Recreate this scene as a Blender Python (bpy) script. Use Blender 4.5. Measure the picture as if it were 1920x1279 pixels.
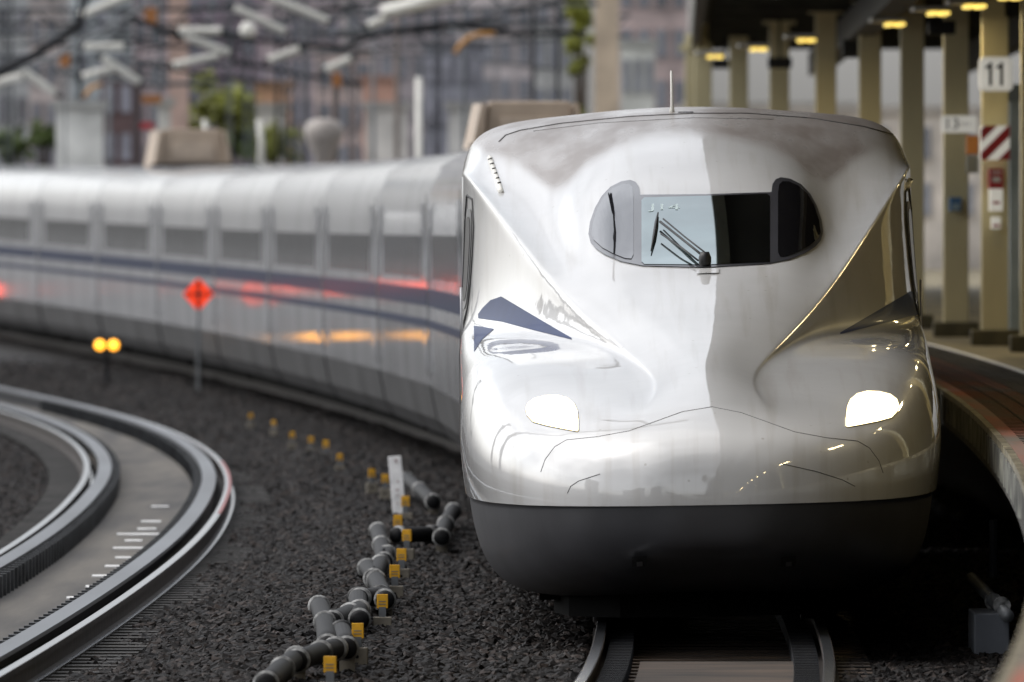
import bpy, bmesh, math, random
import numpy as np
from mathutils import Vector, Matrix
from mathutils.bvhtree import BVHTree
random.seed(7); rng = np.random.default_rng(7)
S = bpy.context.scene
for o in list(bpy.data.objects): bpy.data.objects.remove(o)

# ------------------------------------------------------------------ camera
F = 24920.0; CH = 2.96; HZ = 364.0           # focal length in photo pixels, eye height, horizon row
cam = bpy.data.cameras.new('camera'); co = bpy.data.objects.new('camera', cam); S.collection.objects.link(co)
cam.sensor_width = 36; cam.lens = F/1920*36; cam.clip_start = 1; cam.clip_end = 6000
co.location = (0, 0, CH); co.rotation_euler = (math.radians(90)-math.atan((639.5-HZ)/F), 0, 0)
cam.dof.use_dof = True; cam.dof.focus_distance = 93.0; cam.dof.aperture_fstop = 4.5
S.camera = co
# ------------------------------------------------------------------ world, sun, exposure
W = bpy.data.worlds.new('World'); S.world = W; W.use_nodes = True
nt = W.node_tree; nt.nodes.clear()
sky = nt.nodes.new('ShaderNodeTexSky'); sky.sky_type = 'NISHITA'; sky.sun_disc = False
SUN_EL, SUN_AZ = math.radians(55), math.radians(-78)     # azimuth from +Y, clockwise
sky.sun_elevation = SUN_EL; sky.sun_rotation = SUN_AZ; sky.dust_density = 4; sky.air_density = 1.0; sky.ozone_density = 1.5
hs = nt.nodes.new('ShaderNodeHueSaturation'); hs.inputs['Saturation'].default_value = 0.22
bg = nt.nodes.new('ShaderNodeBackground'); bg.inputs['Strength'].default_value = 0.15
wo = nt.nodes.new('ShaderNodeOutputWorld')
nt.links.new(sky.outputs[0], hs.inputs['Color']); wc = nt.nodes.new('ShaderNodeTexCoord'); wn = nt.nodes.new('ShaderNodeTexNoise'); wn.inputs['Scale'].default_value = 3.2; wn.inputs['Detail'].default_value = 5; wn.inputs['Roughness'].default_value = .55
wr_ = nt.nodes.new('ShaderNodeValToRGB'); wr_.color_ramp.elements[0].position = .42; wr_.color_ramp.elements[1].position = .56
wr_.color_ramp.elements[0].color = (.80,.81,.83,1); wr_.color_ramp.elements[1].color = (1.25,1.25,1.25,1)
wm = nt.nodes.new('ShaderNodeMix'); wm.data_type = 'RGBA'; wm.blend_type = 'MULTIPLY'; wm.inputs[0].default_value = 1
nt.links.new(wc.outputs['Generated'], wn.inputs['Vector']); nt.links.new(wn.outputs['Fac'], wr_.inputs[0])
nt.links.new(hs.outputs[0], wm.inputs[6]); nt.links.new(wr_.outputs[0], wm.inputs[7]); sx_ = nt.nodes.new('ShaderNodeSeparateXYZ'); hz_ = nt.nodes.new('ShaderNodeMapRange'); hz_.inputs['From Min'].default_value = -.02; hz_.inputs['From Max'].default_value = .30; hz_.inputs['To Min'].default_value = 2.1; hz_.inputs['To Max'].default_value = 1.0
nt.links.new(wc.outputs['Generated'], sx_.inputs[0]); nt.links.new(sx_.outputs['Z'], hz_.inputs['Value'])
wh_ = nt.nodes.new('ShaderNodeMix'); wh_.data_type = 'RGBA'; wh_.blend_type = 'MULTIPLY'; wh_.inputs[0].default_value = 1
nt.links.new(wm.outputs[2], wh_.inputs[6]); nt.links.new(hz_.outputs[0], wh_.inputs[7]); nt.links.new(wh_.outputs[2], bg.inputs[0]); nt.links.new(bg.outputs[0], wo.inputs[0])
sl = bpy.data.lights.new('sun', 'SUN'); sl.energy = 0.4; sl.angle = math.radians(90); sl.color = (1, .96, .9)
so = bpy.data.objects.new('sun', sl); S.collection.objects.link(so)
sd = Vector((math.sin(SUN_AZ)*math.cos(SUN_EL), math.cos(SUN_AZ)*math.cos(SUN_EL), math.sin(SUN_EL)))
so.rotation_euler = (-sd).to_track_quat('-Z', 'Y').to_euler()
S.view_settings.view_transform = 'Standard'; S.view_settings.look = 'None'; S.view_settings.gamma = 1
S.view_settings.exposure = 0.43
S.render.resolution_x = 1024; S.render.resolution_y = 682
S.render.engine = 'CYCLES'; S.cycles.max_bounces = 6; S.cycles.glossy_bounces = 4

# ------------------------------------------------------------------ helpers
def sc(d): return F/d
def PZ(px, py, z):                    # pixel on a horizontal level z
    d = F*(CH-z)/(py-HZ); return Vector(((px-960)*d/F, d, z))
def PD(px, py, d):                    # pixel at a distance d
    return Vector(((px-960)*d/F, d, CH-(py-HZ)*d/F))
def interp(pts):
    xs = np.array([p[0] for p in pts], float); ys = np.array([p[1] for p in pts], float)
    n = len(xs); h = np.diff(xs); A = np.zeros((n, n)); b = np.zeros(n); A[0,0] = A[-1,-1] = 1
    for i in range(1, n-1):
        A[i,i-1] = h[i-1]; A[i,i] = 2*(h[i-1]+h[i]); A[i,i+1] = h[i]
        b[i] = 6*((ys[i+1]-ys[i])/h[i]-(ys[i]-ys[i-1])/h[i-1])
    m = np.linalg.solve(A, b)
    def f(x):
        x = float(x)
        if x <= xs[0]:
            s = (ys[1]-ys[0])/h[0]-h[0]*(2*m[0]+m[1])/6; return ys[0]+s*(x-xs[0])
        if x >= xs[-1]:
            s = (ys[-1]-ys[-2])/h[-1]+h[-1]*(m[-2]+2*m[-1])/6; return ys[-1]+s*(x-xs[-1])
        i = min(int(np.searchsorted(xs, x))-1, n-2); i = max(i, 0); t = x-xs[i]
        return ys[i]+t*((ys[i+1]-ys[i])/h[i]-h[i]*(2*m[i]+m[i+1])/6)+t*t*m[i]/2+t**3*(m[i+1]-m[i])/(6*h[i])
    return f

class MB:
    def __init__(s): s.v = []; s.f = []
    def add(s, vs, fs):
        n = len(s.v); s.v += [tuple(v) for v in vs]; s.f += [tuple(i+n for i in f) for f in fs]; return s
    def box(s, c, size, rz=0, rx=0, ry=0):
        x, y, z = [a/2 for a in size]
        M = Matrix.Rotation(rz, 4, 'Z') @ Matrix.Rotation(ry, 4, 'Y') @ Matrix.Rotation(rx, 4, 'X')
        vs = [Vector(c)+M @ Vector((a*x, b*y, e*z)) for e in (-1, 1) for a, b in ((-1,-1),(1,-1),(1,1),(-1,1))]
        return s.add(vs, [(3,2,1,0),(4,5,6,7),(0,1,5,4),(1,2,6,5),(2,3,7,6),(3,0,4,7)])
    def tube(s, pts, r, n=10, cap=True):
        pts = [Vector(p) for p in pts]; k = len(pts)
        rs = r if isinstance(r, (list, tuple)) else [r]*k
        vs = []; up = Vector((0,0,1))
        for i, p in enumerate(pts):
            t = (pts[min(i+1,k-1)]-pts[max(i-1,0)]).normalized()
            u = up if abs(t.dot(up)) < .95 else Vector((1,0,0))
            a = t.cross(u).normalized(); b = a.cross(t)
            for j in range(n):
                q = 2*math.pi*j/n; vs.append(p+rs[i]*(math.cos(q)*a+math.sin(q)*b))
        fs = [(i*n+j, i*n+(j+1)%n, (i+1)*n+(j+1)%n, (i+1)*n+j) for i in range(k-1) for j in range(n)]
        if cap: fs += [tuple(range(n)), tuple(range((k-1)*n, k*n))[::-1]]
        return s.add(vs, fs)
    def sweep(s, sec, path, closed=True, caps=True):          # sec [(x,z)], path [(X,Y,Z)] along Y
        n = len(sec); vs = []
        for P in path: vs += [(P[0]+x, P[1], P[2]+z) for x, z in sec]
        k = len(path)
        fs = [(i*n+j, i*n+(j+1)%n, (i+1)*n+(j+1)%n, (i+1)*n+j) for i in range(k-1) for j in range(n if closed else n-1)]
        if closed and caps: fs += [tuple(range(n)), tuple(range((k-1)*n, k*n))[::-1]]
        return s.add(vs, fs)
    def lathe(s, c, prof, n=16, axis='Z'):
        vs = []
        for r, h in prof:
            for j in range(n):
                q = 2*math.pi*j/n; a, b = r*math.cos(q), r*math.sin(q)
                vs.append(Vector(c)+(Vector((a,b,h)) if axis == 'Z' else Vector((a,h,b))))
        k = len(prof)
        fs = [(i*n+j, i*n+(j+1)%n, (i+1)*n+(j+1)%n, (i+1)*n+j) for i in range(k-1) for j in range(n)]
        fs += [tuple(range(n)), tuple(range((k-1)*n, k*n))[::-1]]
        return s.add(vs, fs)
    def build(s, name, mat, parent=None, smooth=False, bevel=0, recalc=True):
        me = bpy.data.meshes.new(name); me.from_pydata(s.v, [], s.f)
        if recalc:
            bm = bmesh.new(); bm.from_mesh(me); bmesh.ops.recalc_face_normals(bm, faces=bm.faces)
            bm.to_mesh(me); bm.free()
        me.materials.append(mat)
        if smooth: me.polygons.foreach_set('use_smooth', [True]*len(me.polygons))
        o = bpy.data.objects.new(name, me); S.collection.objects.link(o)
        if parent: o.parent = parent; 
        if bevel:
            m = o.modifiers.new('bevel', 'BEVEL'); m.width = bevel; m.segments = 2; m.limit_method = 'ANGLE'
        return o
def tag(o, label=None, cat=None, group=None, kind=None):
    if label: o['label'] = label
    if cat: o['category'] = cat
    if group: o['group'] = group
    if kind: o['kind'] = kind
    return o
def empty(name, loc=(0,0,0), rz=0, rot=None):
    o = bpy.data.objects.new(name, None); S.collection.objects.link(o); o.location = loc
    o.rotation_euler = rot or (0,0,rz); o.empty_display_size = .2; return o
def copy_tree(o, parent=None):
    c = o.copy(); S.collection.objects.link(c); c.parent = parent
    for ch in [x for x in bpy.data.objects if x.parent == o]: copy_tree(ch, c)
    return c

# ------------------------------------------------------------------ materials
MATS = {}
def mat(name, col, rough=.6, metal=0, coat=0, coat_r=.05, emit=None, es=1, var=.12, vs=3, bump=0, bs=20, spec=.5, ior=1.5, col2=None, stretch=(1,1,1), detail=5, cior=1.5):
    m = bpy.data.materials.new(name); m.use_nodes = True; t = m.node_tree; b = t.nodes['Principled BSDF']
    b.inputs['Roughness'].default_value = rough; b.inputs['Metallic'].default_value = metal
    b.inputs['Coat Weight'].default_value = coat; b.inputs['Coat IOR'].default_value = cior; b.inputs['Coat Roughness'].default_value = coat_r
    b.inputs['Specular IOR Level'].default_value = spec; b.inputs['IOR'].default_value = ior
    tc = t.nodes.new('ShaderNodeTexCoord'); mp = t.nodes.new('ShaderNodeMapping'); mp.inputs['Scale'].default_value = stretch
    t.links.new(tc.outputs['Object'], mp.inputs[0])
    n = t.nodes.new('ShaderNodeTexNoise'); n.inputs['Scale'].default_value = vs; n.inputs['Detail'].default_value = detail
    t.links.new(mp.outputs[0], n.inputs['Vector'])
    r = t.nodes.new('ShaderNodeValToRGB'); c = np.array(col); c2 = np.array(col2) if col2 else c*(1-var*2.2)
    r.color_ramp.elements[0].position = .32; r.color_ramp.elements[1].position = .68
    r.color_ramp.elements[0].color = (*np.clip(c2,0,1), 1); r.color_ramp.elements[1].color = (*np.clip(c*(1+var*.3) if not col2 else c,0,1), 1)
    t.links.new(n.outputs['Fac'], r.inputs[0]); t.links.new(r.outputs[0], b.inputs['Base Color'])
    if bump:
        n2 = t.nodes.new('ShaderNodeTexNoise'); n2.inputs['Scale'].default_value = bs; n2.inputs['Detail'].default_value = 4
        t.links.new(mp.outputs[0], n2.inputs['Vector'])
        bp = t.nodes.new('ShaderNodeBump'); bp.inputs['Strength'].default_value = 1; bp.inputs['Distance'].default_value = bump
        t.links.new(n2.outputs['Fac'], bp.inputs['Height']); t.links.new(bp.outputs[0], b.inputs['Normal'])
        if coat: t.links.new(bp.outputs[0], b.inputs['Coat Normal'])
    if emit:
        b.inputs['Emission Color'].default_value = (*emit, 1); b.inputs['Emission Strength'].default_value = es
    MATS[name] = m; return m

paint = mat('train_white_paint', (.655,.65,.64), .38, 0, 1, .03, var=.04, vs=1.5, bump=.006, bs=.8, cior=1.85)
t = paint.node_tree; b = t.nodes['Principled BSDF']              # brown grime that the roof end carries (vertex attribute 'dirt')
at = t.nodes.new('ShaderNodeAttribute'); at.attribute_name = 'dirt'
nz = t.nodes.new('ShaderNodeTexNoise'); nz.inputs['Scale'].default_value = 2.6; nz.inputs['Detail'].default_value = 3; nz.inputs['Roughness'].default_value = .65
tc = [n for n in t.nodes if n.type == 'TEX_COORD'][0]
mp2 = t.nodes.new('ShaderNodeMapping'); mp2.inputs['Scale'].default_value = (1,.35,1)
t.links.new(tc.outputs['Object'], mp2.inputs[0]); t.links.new(mp2.outputs[0], nz.inputs['Vector'])
mr = t.nodes.new('ShaderNodeMapRange'); mr.inputs['From Min'].default_value = .3; mr.inputs['From Max'].default_value = .62; mr.inputs['To Min'].default_value = .6
t.links.new(nz.outputs['Fac'], mr.inputs['Value'])
mu = t.nodes.new('ShaderNodeMath'); mu.operation = 'MULTIPLY'; t.links.new(at.outputs['Fac'], mu.inputs[0]); t.links.new(mr.outputs[0], mu.inputs[1])
mx = t.nodes.new('ShaderNodeMix'); mx.data_type = 'RGBA'; t.links.new(mu.outputs[0], mx.inputs['Factor'])
src = b.inputs['Base Color'].links[0].from_socket
gm = t.nodes.new('ShaderNodeMapping'); gm.inputs['Scale'].default_value = (5,.25,.45); gn = t.nodes.new('ShaderNodeTexNoise'); gn.inputs['Scale'].default_value = 2.2; gn.inputs['Detail'].default_value = 7
gr = t.nodes.new('ShaderNodeValToRGB'); gr.color_ramp.elements[0].position = .52; gr.color_ramp.elements[1].position = .8; gr.color_ramp.elements[0].color = (1,1,1,1); gr.color_ramp.elements[1].color = (.82,.79,.75,1)
vo = t.nodes.new('ShaderNodeTexVoronoi'); vo.inputs['Scale'].default_value = 5; vr = t.nodes.new('ShaderNodeValToRGB'); vr.color_ramp.elements[0].position = .035; vr.color_ramp.elements[1].position = .06; vr.color_ramp.elements[0].color = (.55,.5,.44,1); vr.color_ramp.elements[1].color = (1,1,1,1)
t.links.new(tc.outputs['Object'], gm.inputs[0]); t.links.new(gm.outputs[0], gn.inputs['Vector']); t.links.new(gn.outputs['Fac'], gr.inputs[0])
t.links.new(tc.outputs['Object'], vo.inputs['Vector']); t.links.new(vo.outputs['Distance'], vr.inputs[0])
g1 = t.nodes.new('ShaderNodeMix'); g1.data_type = 'RGBA'; g1.blend_type = 'MULTIPLY'; g1.inputs[0].default_value = 1
g2 = t.nodes.new('ShaderNodeMix'); g2.data_type = 'RGBA'; g2.blend_type = 'MULTIPLY'; g2.inputs[0].default_value = .6
t.links.new(src, g1.inputs[6]); t.links.new(gr.outputs[0], g1.inputs[7]); t.links.new(g1.outputs[2], g2.inputs[6]); t.links.new(vr.outputs[0], g2.inputs[7]); src = g2.outputs[2]
t.links.new(src, mx.inputs[6]); mx.inputs[7].default_value = (.15,.118,.10,1); t.links.new(mx.outputs[2], b.inputs['Base Color'])
rr = t.nodes.new('ShaderNodeMapRange'); rr.inputs['To Min'].default_value = .03; rr.inputs['To Max'].default_value = .4
cw = t.nodes.new('ShaderNodeMapRange'); cw.inputs['To Min'].default_value = 1; cw.inputs['To Max'].default_value = .12; t.links.new(mu.outputs[0], cw.inputs['Value']); t.links.new(cw.outputs[0], b.inputs['Coat Weight'])
t.links.new(mu.outputs[0], rr.inputs['Value']); t.links.new(rr.outputs[0], b.inputs['Coat Roughness'])

skirt_m = mat('skirt_grey_paint', (.055,.055,.06), .45, 0, .15, .2, var=.12, vs=2.5, bump=.004, bs=2)
side_m = mat('carriage_white_paint', (.50,.51,.53), .35, 0, .8, .06, var=.16, vs=2.2, stretch=(1,1,.15))
side_low_shade = mat('carriage_lower_grey', (.05,.05,.052), .5, var=.3, vs=.8)  # lower grey, darkened to carry the shadow along the car skirts
under_m = mat('underframe_black', (.003,.003,.003), .9, var=.3, spec=.1)
blue_m = mat('livery_blue', (.014,.032,.11), .5, 0, .12, .05, var=.1, spec=.2)
blue_c = mat('stripe_navy', (.012,.02,.055), .6, 0, .1, .1, var=.1, spec=.2)
cglass = mat('carriage_glass', (.11,.11,.11), .18, 0, .3, .05, var=.1)
surround = mat('window_surround_grey', (.06,.06,.068), .32, 0, 1, .05, var=.05, cior=2.3)
glass_c = mat('windscreen_glass', (.34,.50,.50), .04, 1, 1, .01, ior=1.75, spec=.6, var=.15, vs=1.2, cior=3.4)
glass_s = mat('side_glass', (.006,.006,.008), .04, 0, 1, .01, ior=1.75, spec=.6, var=.05, cior=3.4)
seam_m = mat('panel_gap', (.035,.035,.035), .7)
rubber = mat('black_rubber', (.012,.012,.013), .45, var=.1)
steel = mat('brushed_steel', (.35,.35,.36), .35, .8)
lamp_on = mat('headlight_lit', (1,.95,.8), .2, emit=(1,.93,.72), es=14, var=0)
lamp_rim = mat('headlight_glow_rim', (.5,.45,.32), .3, emit=(1,.82,.45), es=2.2, var=.1)  # rim made to emit, painting the warm glow around the lens
white_ink = mat('pale_lettering', (.5,.6,.6), .5)
rail_top = mat('rail_polished', (.24,.25,.27), .22, .9, var=.15, vs=1, stretch=(1,.05,1))
rail_side = mat('rail_rust', (.045,.035,.03), .7, .2, var=.3, vs=8)
guard_m = mat('guard_steel', (.12,.127,.14), .38, .55, var=.2, vs=1.2, stretch=(1,.1,1))
red_m = mat('red_paint_mark', (.30,.09,.085), .5)
concrete = mat('slab_concrete', (.125,.112,.094), .8, col2=(.045,.042,.04), vs=2.4, stretch=(1,.06,1), bump=.01, bs=15)
sleeper_m = mat('sleeper_concrete', (.05,.046,.042), .8, var=.35, vs=2, bump=.004, bs=30)
sleeper_b = mat('sleeper_brown', (.075,.05,.034), .8, var=.4, vs=2.5, stretch=(.4,1,1))
bed_m = mat('trackbed_dark', (.008,.008,.008), .9, var=.4, vs=5)
ground_m = mat('yard_ground', (.03,.028,.028), .9, var=.4, vs=.3)
rock_m = mat('ballast_stone', (.0145,.0128,.0122), .6, var=.3, vs=3, spec=.14)
pipe_m = mat('pipe_black', (.008,.008,.009), .62, spec=.22, var=.2, vs=6, bump=.002, bs=40)
ring_m = mat('ring_grey', (.38,.38,.37), .6, var=.5, vs=14)
brk_m = mat('bracket_beige', (.26,.23,.18), .6, var=.2, vs=10)
tag_m = mat('tag_yellow', (.85,.43,.01), .5, var=.15, vs=15)
white_m = mat('weathered_white', (.88,.87,.86), .6, var=.15, vs=8)
post_m = mat('cream_post', (.70,.62,.37), .5, var=.1, vs=1.5, stretch=(1,1,.3))
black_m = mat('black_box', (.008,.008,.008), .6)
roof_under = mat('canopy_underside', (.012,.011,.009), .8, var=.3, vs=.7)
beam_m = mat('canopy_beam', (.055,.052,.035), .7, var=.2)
panel_m = mat('canopy_panel', (.16,.15,.13), .7, var=.2, vs=.6)
flu = mat('fluorescent_tube', (1,.9,.3), .4, emit=(1,.72,.16), es=1.0, var=0)
fix_m = mat('fixture_housing', (.5,.48,.42), .5)
plat_m = mat('platform_surface', (.24,.195,.10), .7, var=.35, vs=1.6, stretch=(1,.15,1))
plat_red = mat('platform_red_pavers', (.34,.085,.05), .75, col2=(.17,.145,.12), vs=2.0, stretch=(1,.12,1))
plat_grey = mat('platform_grey_pavers', (.15,.135,.12), .7, var=.35, vs=3, stretch=(1,.4,1))
cop_m = mat('coping_pale', (.34,.30,.21), .5, var=.45, vs=6)
face_m = mat('platform_face', (.07,.065,.055), .8, var=.5, vs=2)
sign_w = mat('sign_white', (.72,.70,.64), .5, var=.04, emit=(1,.97,.88), es=.22)
ink = mat('sign_ink', (.01,.01,.012), .6)
red_s = mat('sign_red', (.45,.02,.03), .5)
blue_s = mat('sign_blue', (.06,.16,.32), .5)
orange_s = mat('orange_box', (.38,.15,.04), .5)
dia_m = mat('diamond_orange_glow', (1,.07,.012), .45, emit=(1,.05,.01), es=.55, var=.02)  # unlit plate given a slight glow to look fluorescent
amber = mat('amber_lamp', (1,.5,.05), .3, emit=(1,.40,.03), es=3.0, var=0)
redlamp = mat('red_lamp', (1,.1,.05), .3, emit=(1,.07,.02), es=3, var=0)
brk_d = mat('bracket_dark', (.05,.052,.055), .5, .3, var=.3, vs=6)
galv = mat('galvanised_steel', (.2,.21,.22), .5, .3, var=.2)
mast_m = mat('mast_grey', (.10,.11,.12), .6, .2, var=.2)
dark_m = mat('dark_steel', (.012,.013,.016), .7, var=.2, spec=.2)
insul = mat('insulator_white', (.82,.80,.73), .4, var=.1, vs=2)
hose_m = mat('hose_orange', (.55,.26,.05), .5)
leaf_y = mat('leaf_green_yellow', (.34,.36,.06), .6, var=.35, vs=2)
leaf_g = mat('leaf_green', (.13,.19,.04), .6, var=.35, vs=2)
bark_m = mat('bark', (.08,.06,.045), .9)
shroud_m = mat('roof_shroud_beige', (.46,.36,.27), .5, var=.15, vs=1.5)

# ------------------------------------------------------------------ alignment curves
Xc = interp([(40,-1.2),(60,.15),(80.6,1.165),(89,1.34),(101,1.42),(116,1.38),(138,1.12),(160,.36),(180,-.68),(206,-2.3),(233,-4.4),(258,-6.75),(280,-9.1),(310,-12.7)])
Xl = interp([(40,-5.3),(60,-4.55),(82.3,-3.90),(100.2,-3.57),(111,-3.47),(123.8,-3.49),(135,-3.64),(147,-3.95),(158.3,-4.4),(175,-5.36),(190,-6.55),(206,-8.1),(240,-11.8),(300,-18.5)])
Xe = interp([(20,-.2),(46.6,1.70),(67,2.62),(79.6,3.05),(97.8,3.49),(113,3.72),(130,3.80),(149,3.66),(170,3.25),(200,2.3),(240,.4),(300,-2.5)])
def ZT(d): return -.16*max(0, math.sin(math.pi*min(1,max(0,(d-130)/175))))                 # the line falls away gently beyond the station throat

# ------------------------------------------------------------------ the leading car
HEAD = Vector((Xc(89), 89, 0))
hy = math.atan2(Xc(116.35)-Xc(89), 27.35)
head = empty('train_lead_car', HEAD, rot=(0, math.radians(-1.0), -hy))
tag(head, 'white glossy bullet train leading car with lit headlights and long rounded nose', 'train car', 'cars of the bullet train')
bpy.context.view_layer.update()
Mh = Matrix.Translation(HEAD) @ head.rotation_euler.to_matrix().to_4x4(); Mi = Mh.inverted()
NET = [
 (-.10,[(0,.62),(.24,.63),(.36,.72),(.42,.88),(.42,.98),(.39,1.07),(.33,1.13),(.25,1.16),(.20,1.17),(.17,1.172),(.13,1.178),(.08,1.18),(.04,1.18),(0,1.18)]),
 (0,  [(0,.56),(.34,.57),(.54,.69),(.62,.88),(.62,1.0),(.57,1.13),(.48,1.21),(.35,1.26),(.28,1.275),(.24,1.28),(.18,1.286),(.12,1.29),(.06,1.292),(0,1.292)]),
 (.15,[(0,.48),(.48,.49),(.76,.64),(.84,.88),(.845,1.03),(.79,1.18),(.66,1.29),(.48,1.345),(.38,1.362),(.33,1.368),(.25,1.375),(.16,1.382),(.08,1.385),(0,1.386)]),
 (.5, [(0,.38),(.65,.39),(.98,.55),(1.10,.88),(1.11,1.08),(1.04,1.27),(.84,1.39),(.54,1.45),(.42,1.47),(.36,1.478),(.27,1.488),(.18,1.497),(.09,1.503),(0,1.505)]),
 (1.0,[(0,.30),(.8,.31),(1.17,.48),(1.30,.88),(1.32,1.12),(1.22,1.36),(.93,1.49),(.50,1.54),(.38,1.565),(.33,1.575),(.24,1.59),(.16,1.603),(.08,1.61),(0,1.612)]),
 (1.8,[(0,.25),(.95,.25),(1.35,.44),(1.47,.88),(1.50,1.18),(1.37,1.49),(1.04,1.625),(.48,1.65),(.34,1.69),(.30,1.705),(.22,1.735),(.14,1.755),(.07,1.765),(0,1.77)]),
 (2.8,[(0,.2),(1.05,.2),(1.46,.4),(1.58,.88),(1.62,1.25),(1.49,1.61),(1.16,1.765),(.58,1.785),(.47,1.825),(.43,1.845),(.33,1.88),(.22,1.92),(.11,1.94),(0,1.94)]),
 (4.0,[(0,.2),(1.1,.2),(1.52,.4),(1.64,.88),(1.68,1.3),(1.60,1.69),(1.33,1.865),(.80,1.895),(.71,1.99),(.67,2.04),(.55,2.10),(.38,2.15),(.18,2.17),(0,2.17)]),
 (5.3,[(0,.2),(1.1,.2),(1.54,.4),(1.66,.88),(1.70,1.35),(1.65,1.73),(1.47,1.885),(1.08,1.965),(.99,2.25),(.945,2.31),(.80,2.37),(.6,2.43),(.3,2.45),(0,2.45)]),
 (6.7,[(0,.2),(1.1,.2),(1.55,.4),(1.67,.88),(1.70,1.4),(1.69,1.75),(1.62,1.925),(1.38,2.06),(1.27,2.57),(1.215,2.645),(.99,2.62),(.82,2.83),(.42,2.93),(0,2.94)]),
 (8.2,[(0,.2),(1.1,.2),(1.55,.4),(1.67,.88),(1.70,1.4),(1.70,1.75),(1.68,1.98),(1.59,2.15),(1.525,2.89),(1.48,2.98),(1.12,2.97),(.80,3.19),(.4,3.32),(0,3.35)]),
 (9.6,[(0,.2),(1.1,.2),(1.55,.4),(1.67,.88),(1.70,1.4),(1.70,1.75),(1.695,2.0),(1.68,2.4),(1.65,3.06),(1.625,3.14),(1.38,3.34),(.88,3.45),(.43,3.53),(0,3.55)]),
 (10.9,[(0,.2),(1.1,.2),(1.55,.4),(1.67,.88),(1.70,1.4),(1.70,1.75),(1.695,2.0),(1.685,2.5),(1.678,3.06),(1.665,3.15),(1.52,3.45),(.97,3.55),(.46,3.60),(0,3.615)]),
 (12.4,[(0,.2),(1.1,.2),(1.55,.4),(1.67,.88),(1.70,1.4),(1.70,1.75),(1.695,2.0),(1.685,2.5),(1.678,3.06),(1.665,3.15),(1.52,3.45),(.97,3.55),(.46,3.60),(0,3.615)]),
 (14,[(0,.2),(1.1,.2),(1.55,.4),(1.67,.88),(1.70,1.4),(1.70,1.75),(1.695,2.0),(1.685,2.5),(1.678,3.06),(1.665,3.15),(1.52,3.45),(.97,3.55),(.46,3.60),(0,3.615)]),
 (26.6,[(0,.2),(1.1,.2),(1.55,.4),(1.67,.88),(1.70,1.4),(1.70,1.75),(1.695,2.0),(1.685,2.5),(1.678,3.06),(1.665,3.15),(1.52,3.45),(.97,3.55),(.46,3.60),(0,3.615)])]
G = np.array([[(y, s, z) for y, z in row] for s, row in NET])         # stations x columns x 3
def bsp(P, n):                                                        # cubic B-spline along axis 0, P padded by one each side
    k = P.shape[0]-3; out = []
    for i in range(k):
        for j in range(n):
            u = j/n; w = [(1-u)**3/6, (3*u**3-6*u*u+4)/6, (-3*u**3+3*u*u+3*u+1)/6, u**3/6]
            out.append(sum(w[q]*P[i+q] for q in range(4)))
    out.append((P[k-0]+4*P[k+1]+P[k+2])/6 if False else (P[k]+4*P[k+1]+P[k+2])/6)
    return np.array(out)
mir = G.copy(); mir[..., 0] *= -1
cols = np.concatenate([mir[:, 1:2], G, mir[:, -2:-1]], 1)             # mirrored phantom columns
def sharpen(P, it, mirror_ends):
    Q = P.copy()
    for _ in range(it):
        if mirror_ends:
            m_ = Q*np.array([-1,1,1]); E = np.concatenate([m_[:, 1:2], Q, m_[:, -2:-1]], 1)
            sm = (E[:, :-2]+4*E[:, 1:-1]+E[:, 2:])/6
        else:
            sm = Q.copy(); sm[1:-1] = (Q[:-2]+4*Q[1:-1]+Q[2:])/6
        Q = Q+(P-sm)*.9
    return Q
G = sharpen(G, 2, True); G = sharpen(G, 1, False)
mir = G.copy(); mir[..., 0] *= -1
cols = np.concatenate([mir[:, 1:2], G, mir[:, -2:-1]], 1)
A_ = bsp(np.swapaxes(cols, 0, 1), 14)                                 # around
A_ = np.swapaxes(A_, 0, 1)
first = A_[0:1]*1.0; lead = first*np.array([.5,0,.3])+np.array([0,-.118,.63])
rows = np.concatenate([2*lead-A_[0:1], lead, A_, A_[-1:]*2-A_[-2:-1]], 0)
Bv = bsp(rows, 12)
nr, ncl = Bv.shape[:2]
full = np.concatenate([Bv, (Bv*np.array([-1,1,1]))[:, -2:0:-1]], 1)    # closed ring
m = full.shape[1]
vs = full.reshape(-1, 3)
fs = [(i*m+j, i*m+(j+1) % m, (i+1)*m+(j+1) % m, (i+1)*m+j) for i in range(nr-1) for j in range(m)]
fs.append(tuple(range((nr-1)*m, nr*m)))
ctr = full[0].mean(0)-np.array([0,.004,0]); vs = np.concatenate([vs, ctr[None]]); fs += [(len(vs)-1, (j+1) % m, j) for j in range(m)]
bm0 = bmesh.new(); bv = [bm0.verts.new(v) for v in vs]
for f in fs: bm0.faces.new([bv[i] for i in f])
bmesh.ops.remove_doubles(bm0, verts=bm0.verts, dist=.0004)
bmesh.ops.recalc_face_normals(bm0, faces=bm0.faces)
bvh = BVHTree.FromBMesh(bm0)
def dirt(v):
    y, z = abs(v.x), v.z
    th = np.interp(y, [0,.3,.55,.75,.9,1.0,1.1,1.25,1.4,1.5,1.7], [3.40,3.37,3.30,3.19,3.04,3.0,3.08,3.2,3.26,3.28,3.42])
    a = min(1, max(0, (z-th+.06)/.12)); a = a*a*(3-2*a)
    return .85*a
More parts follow.
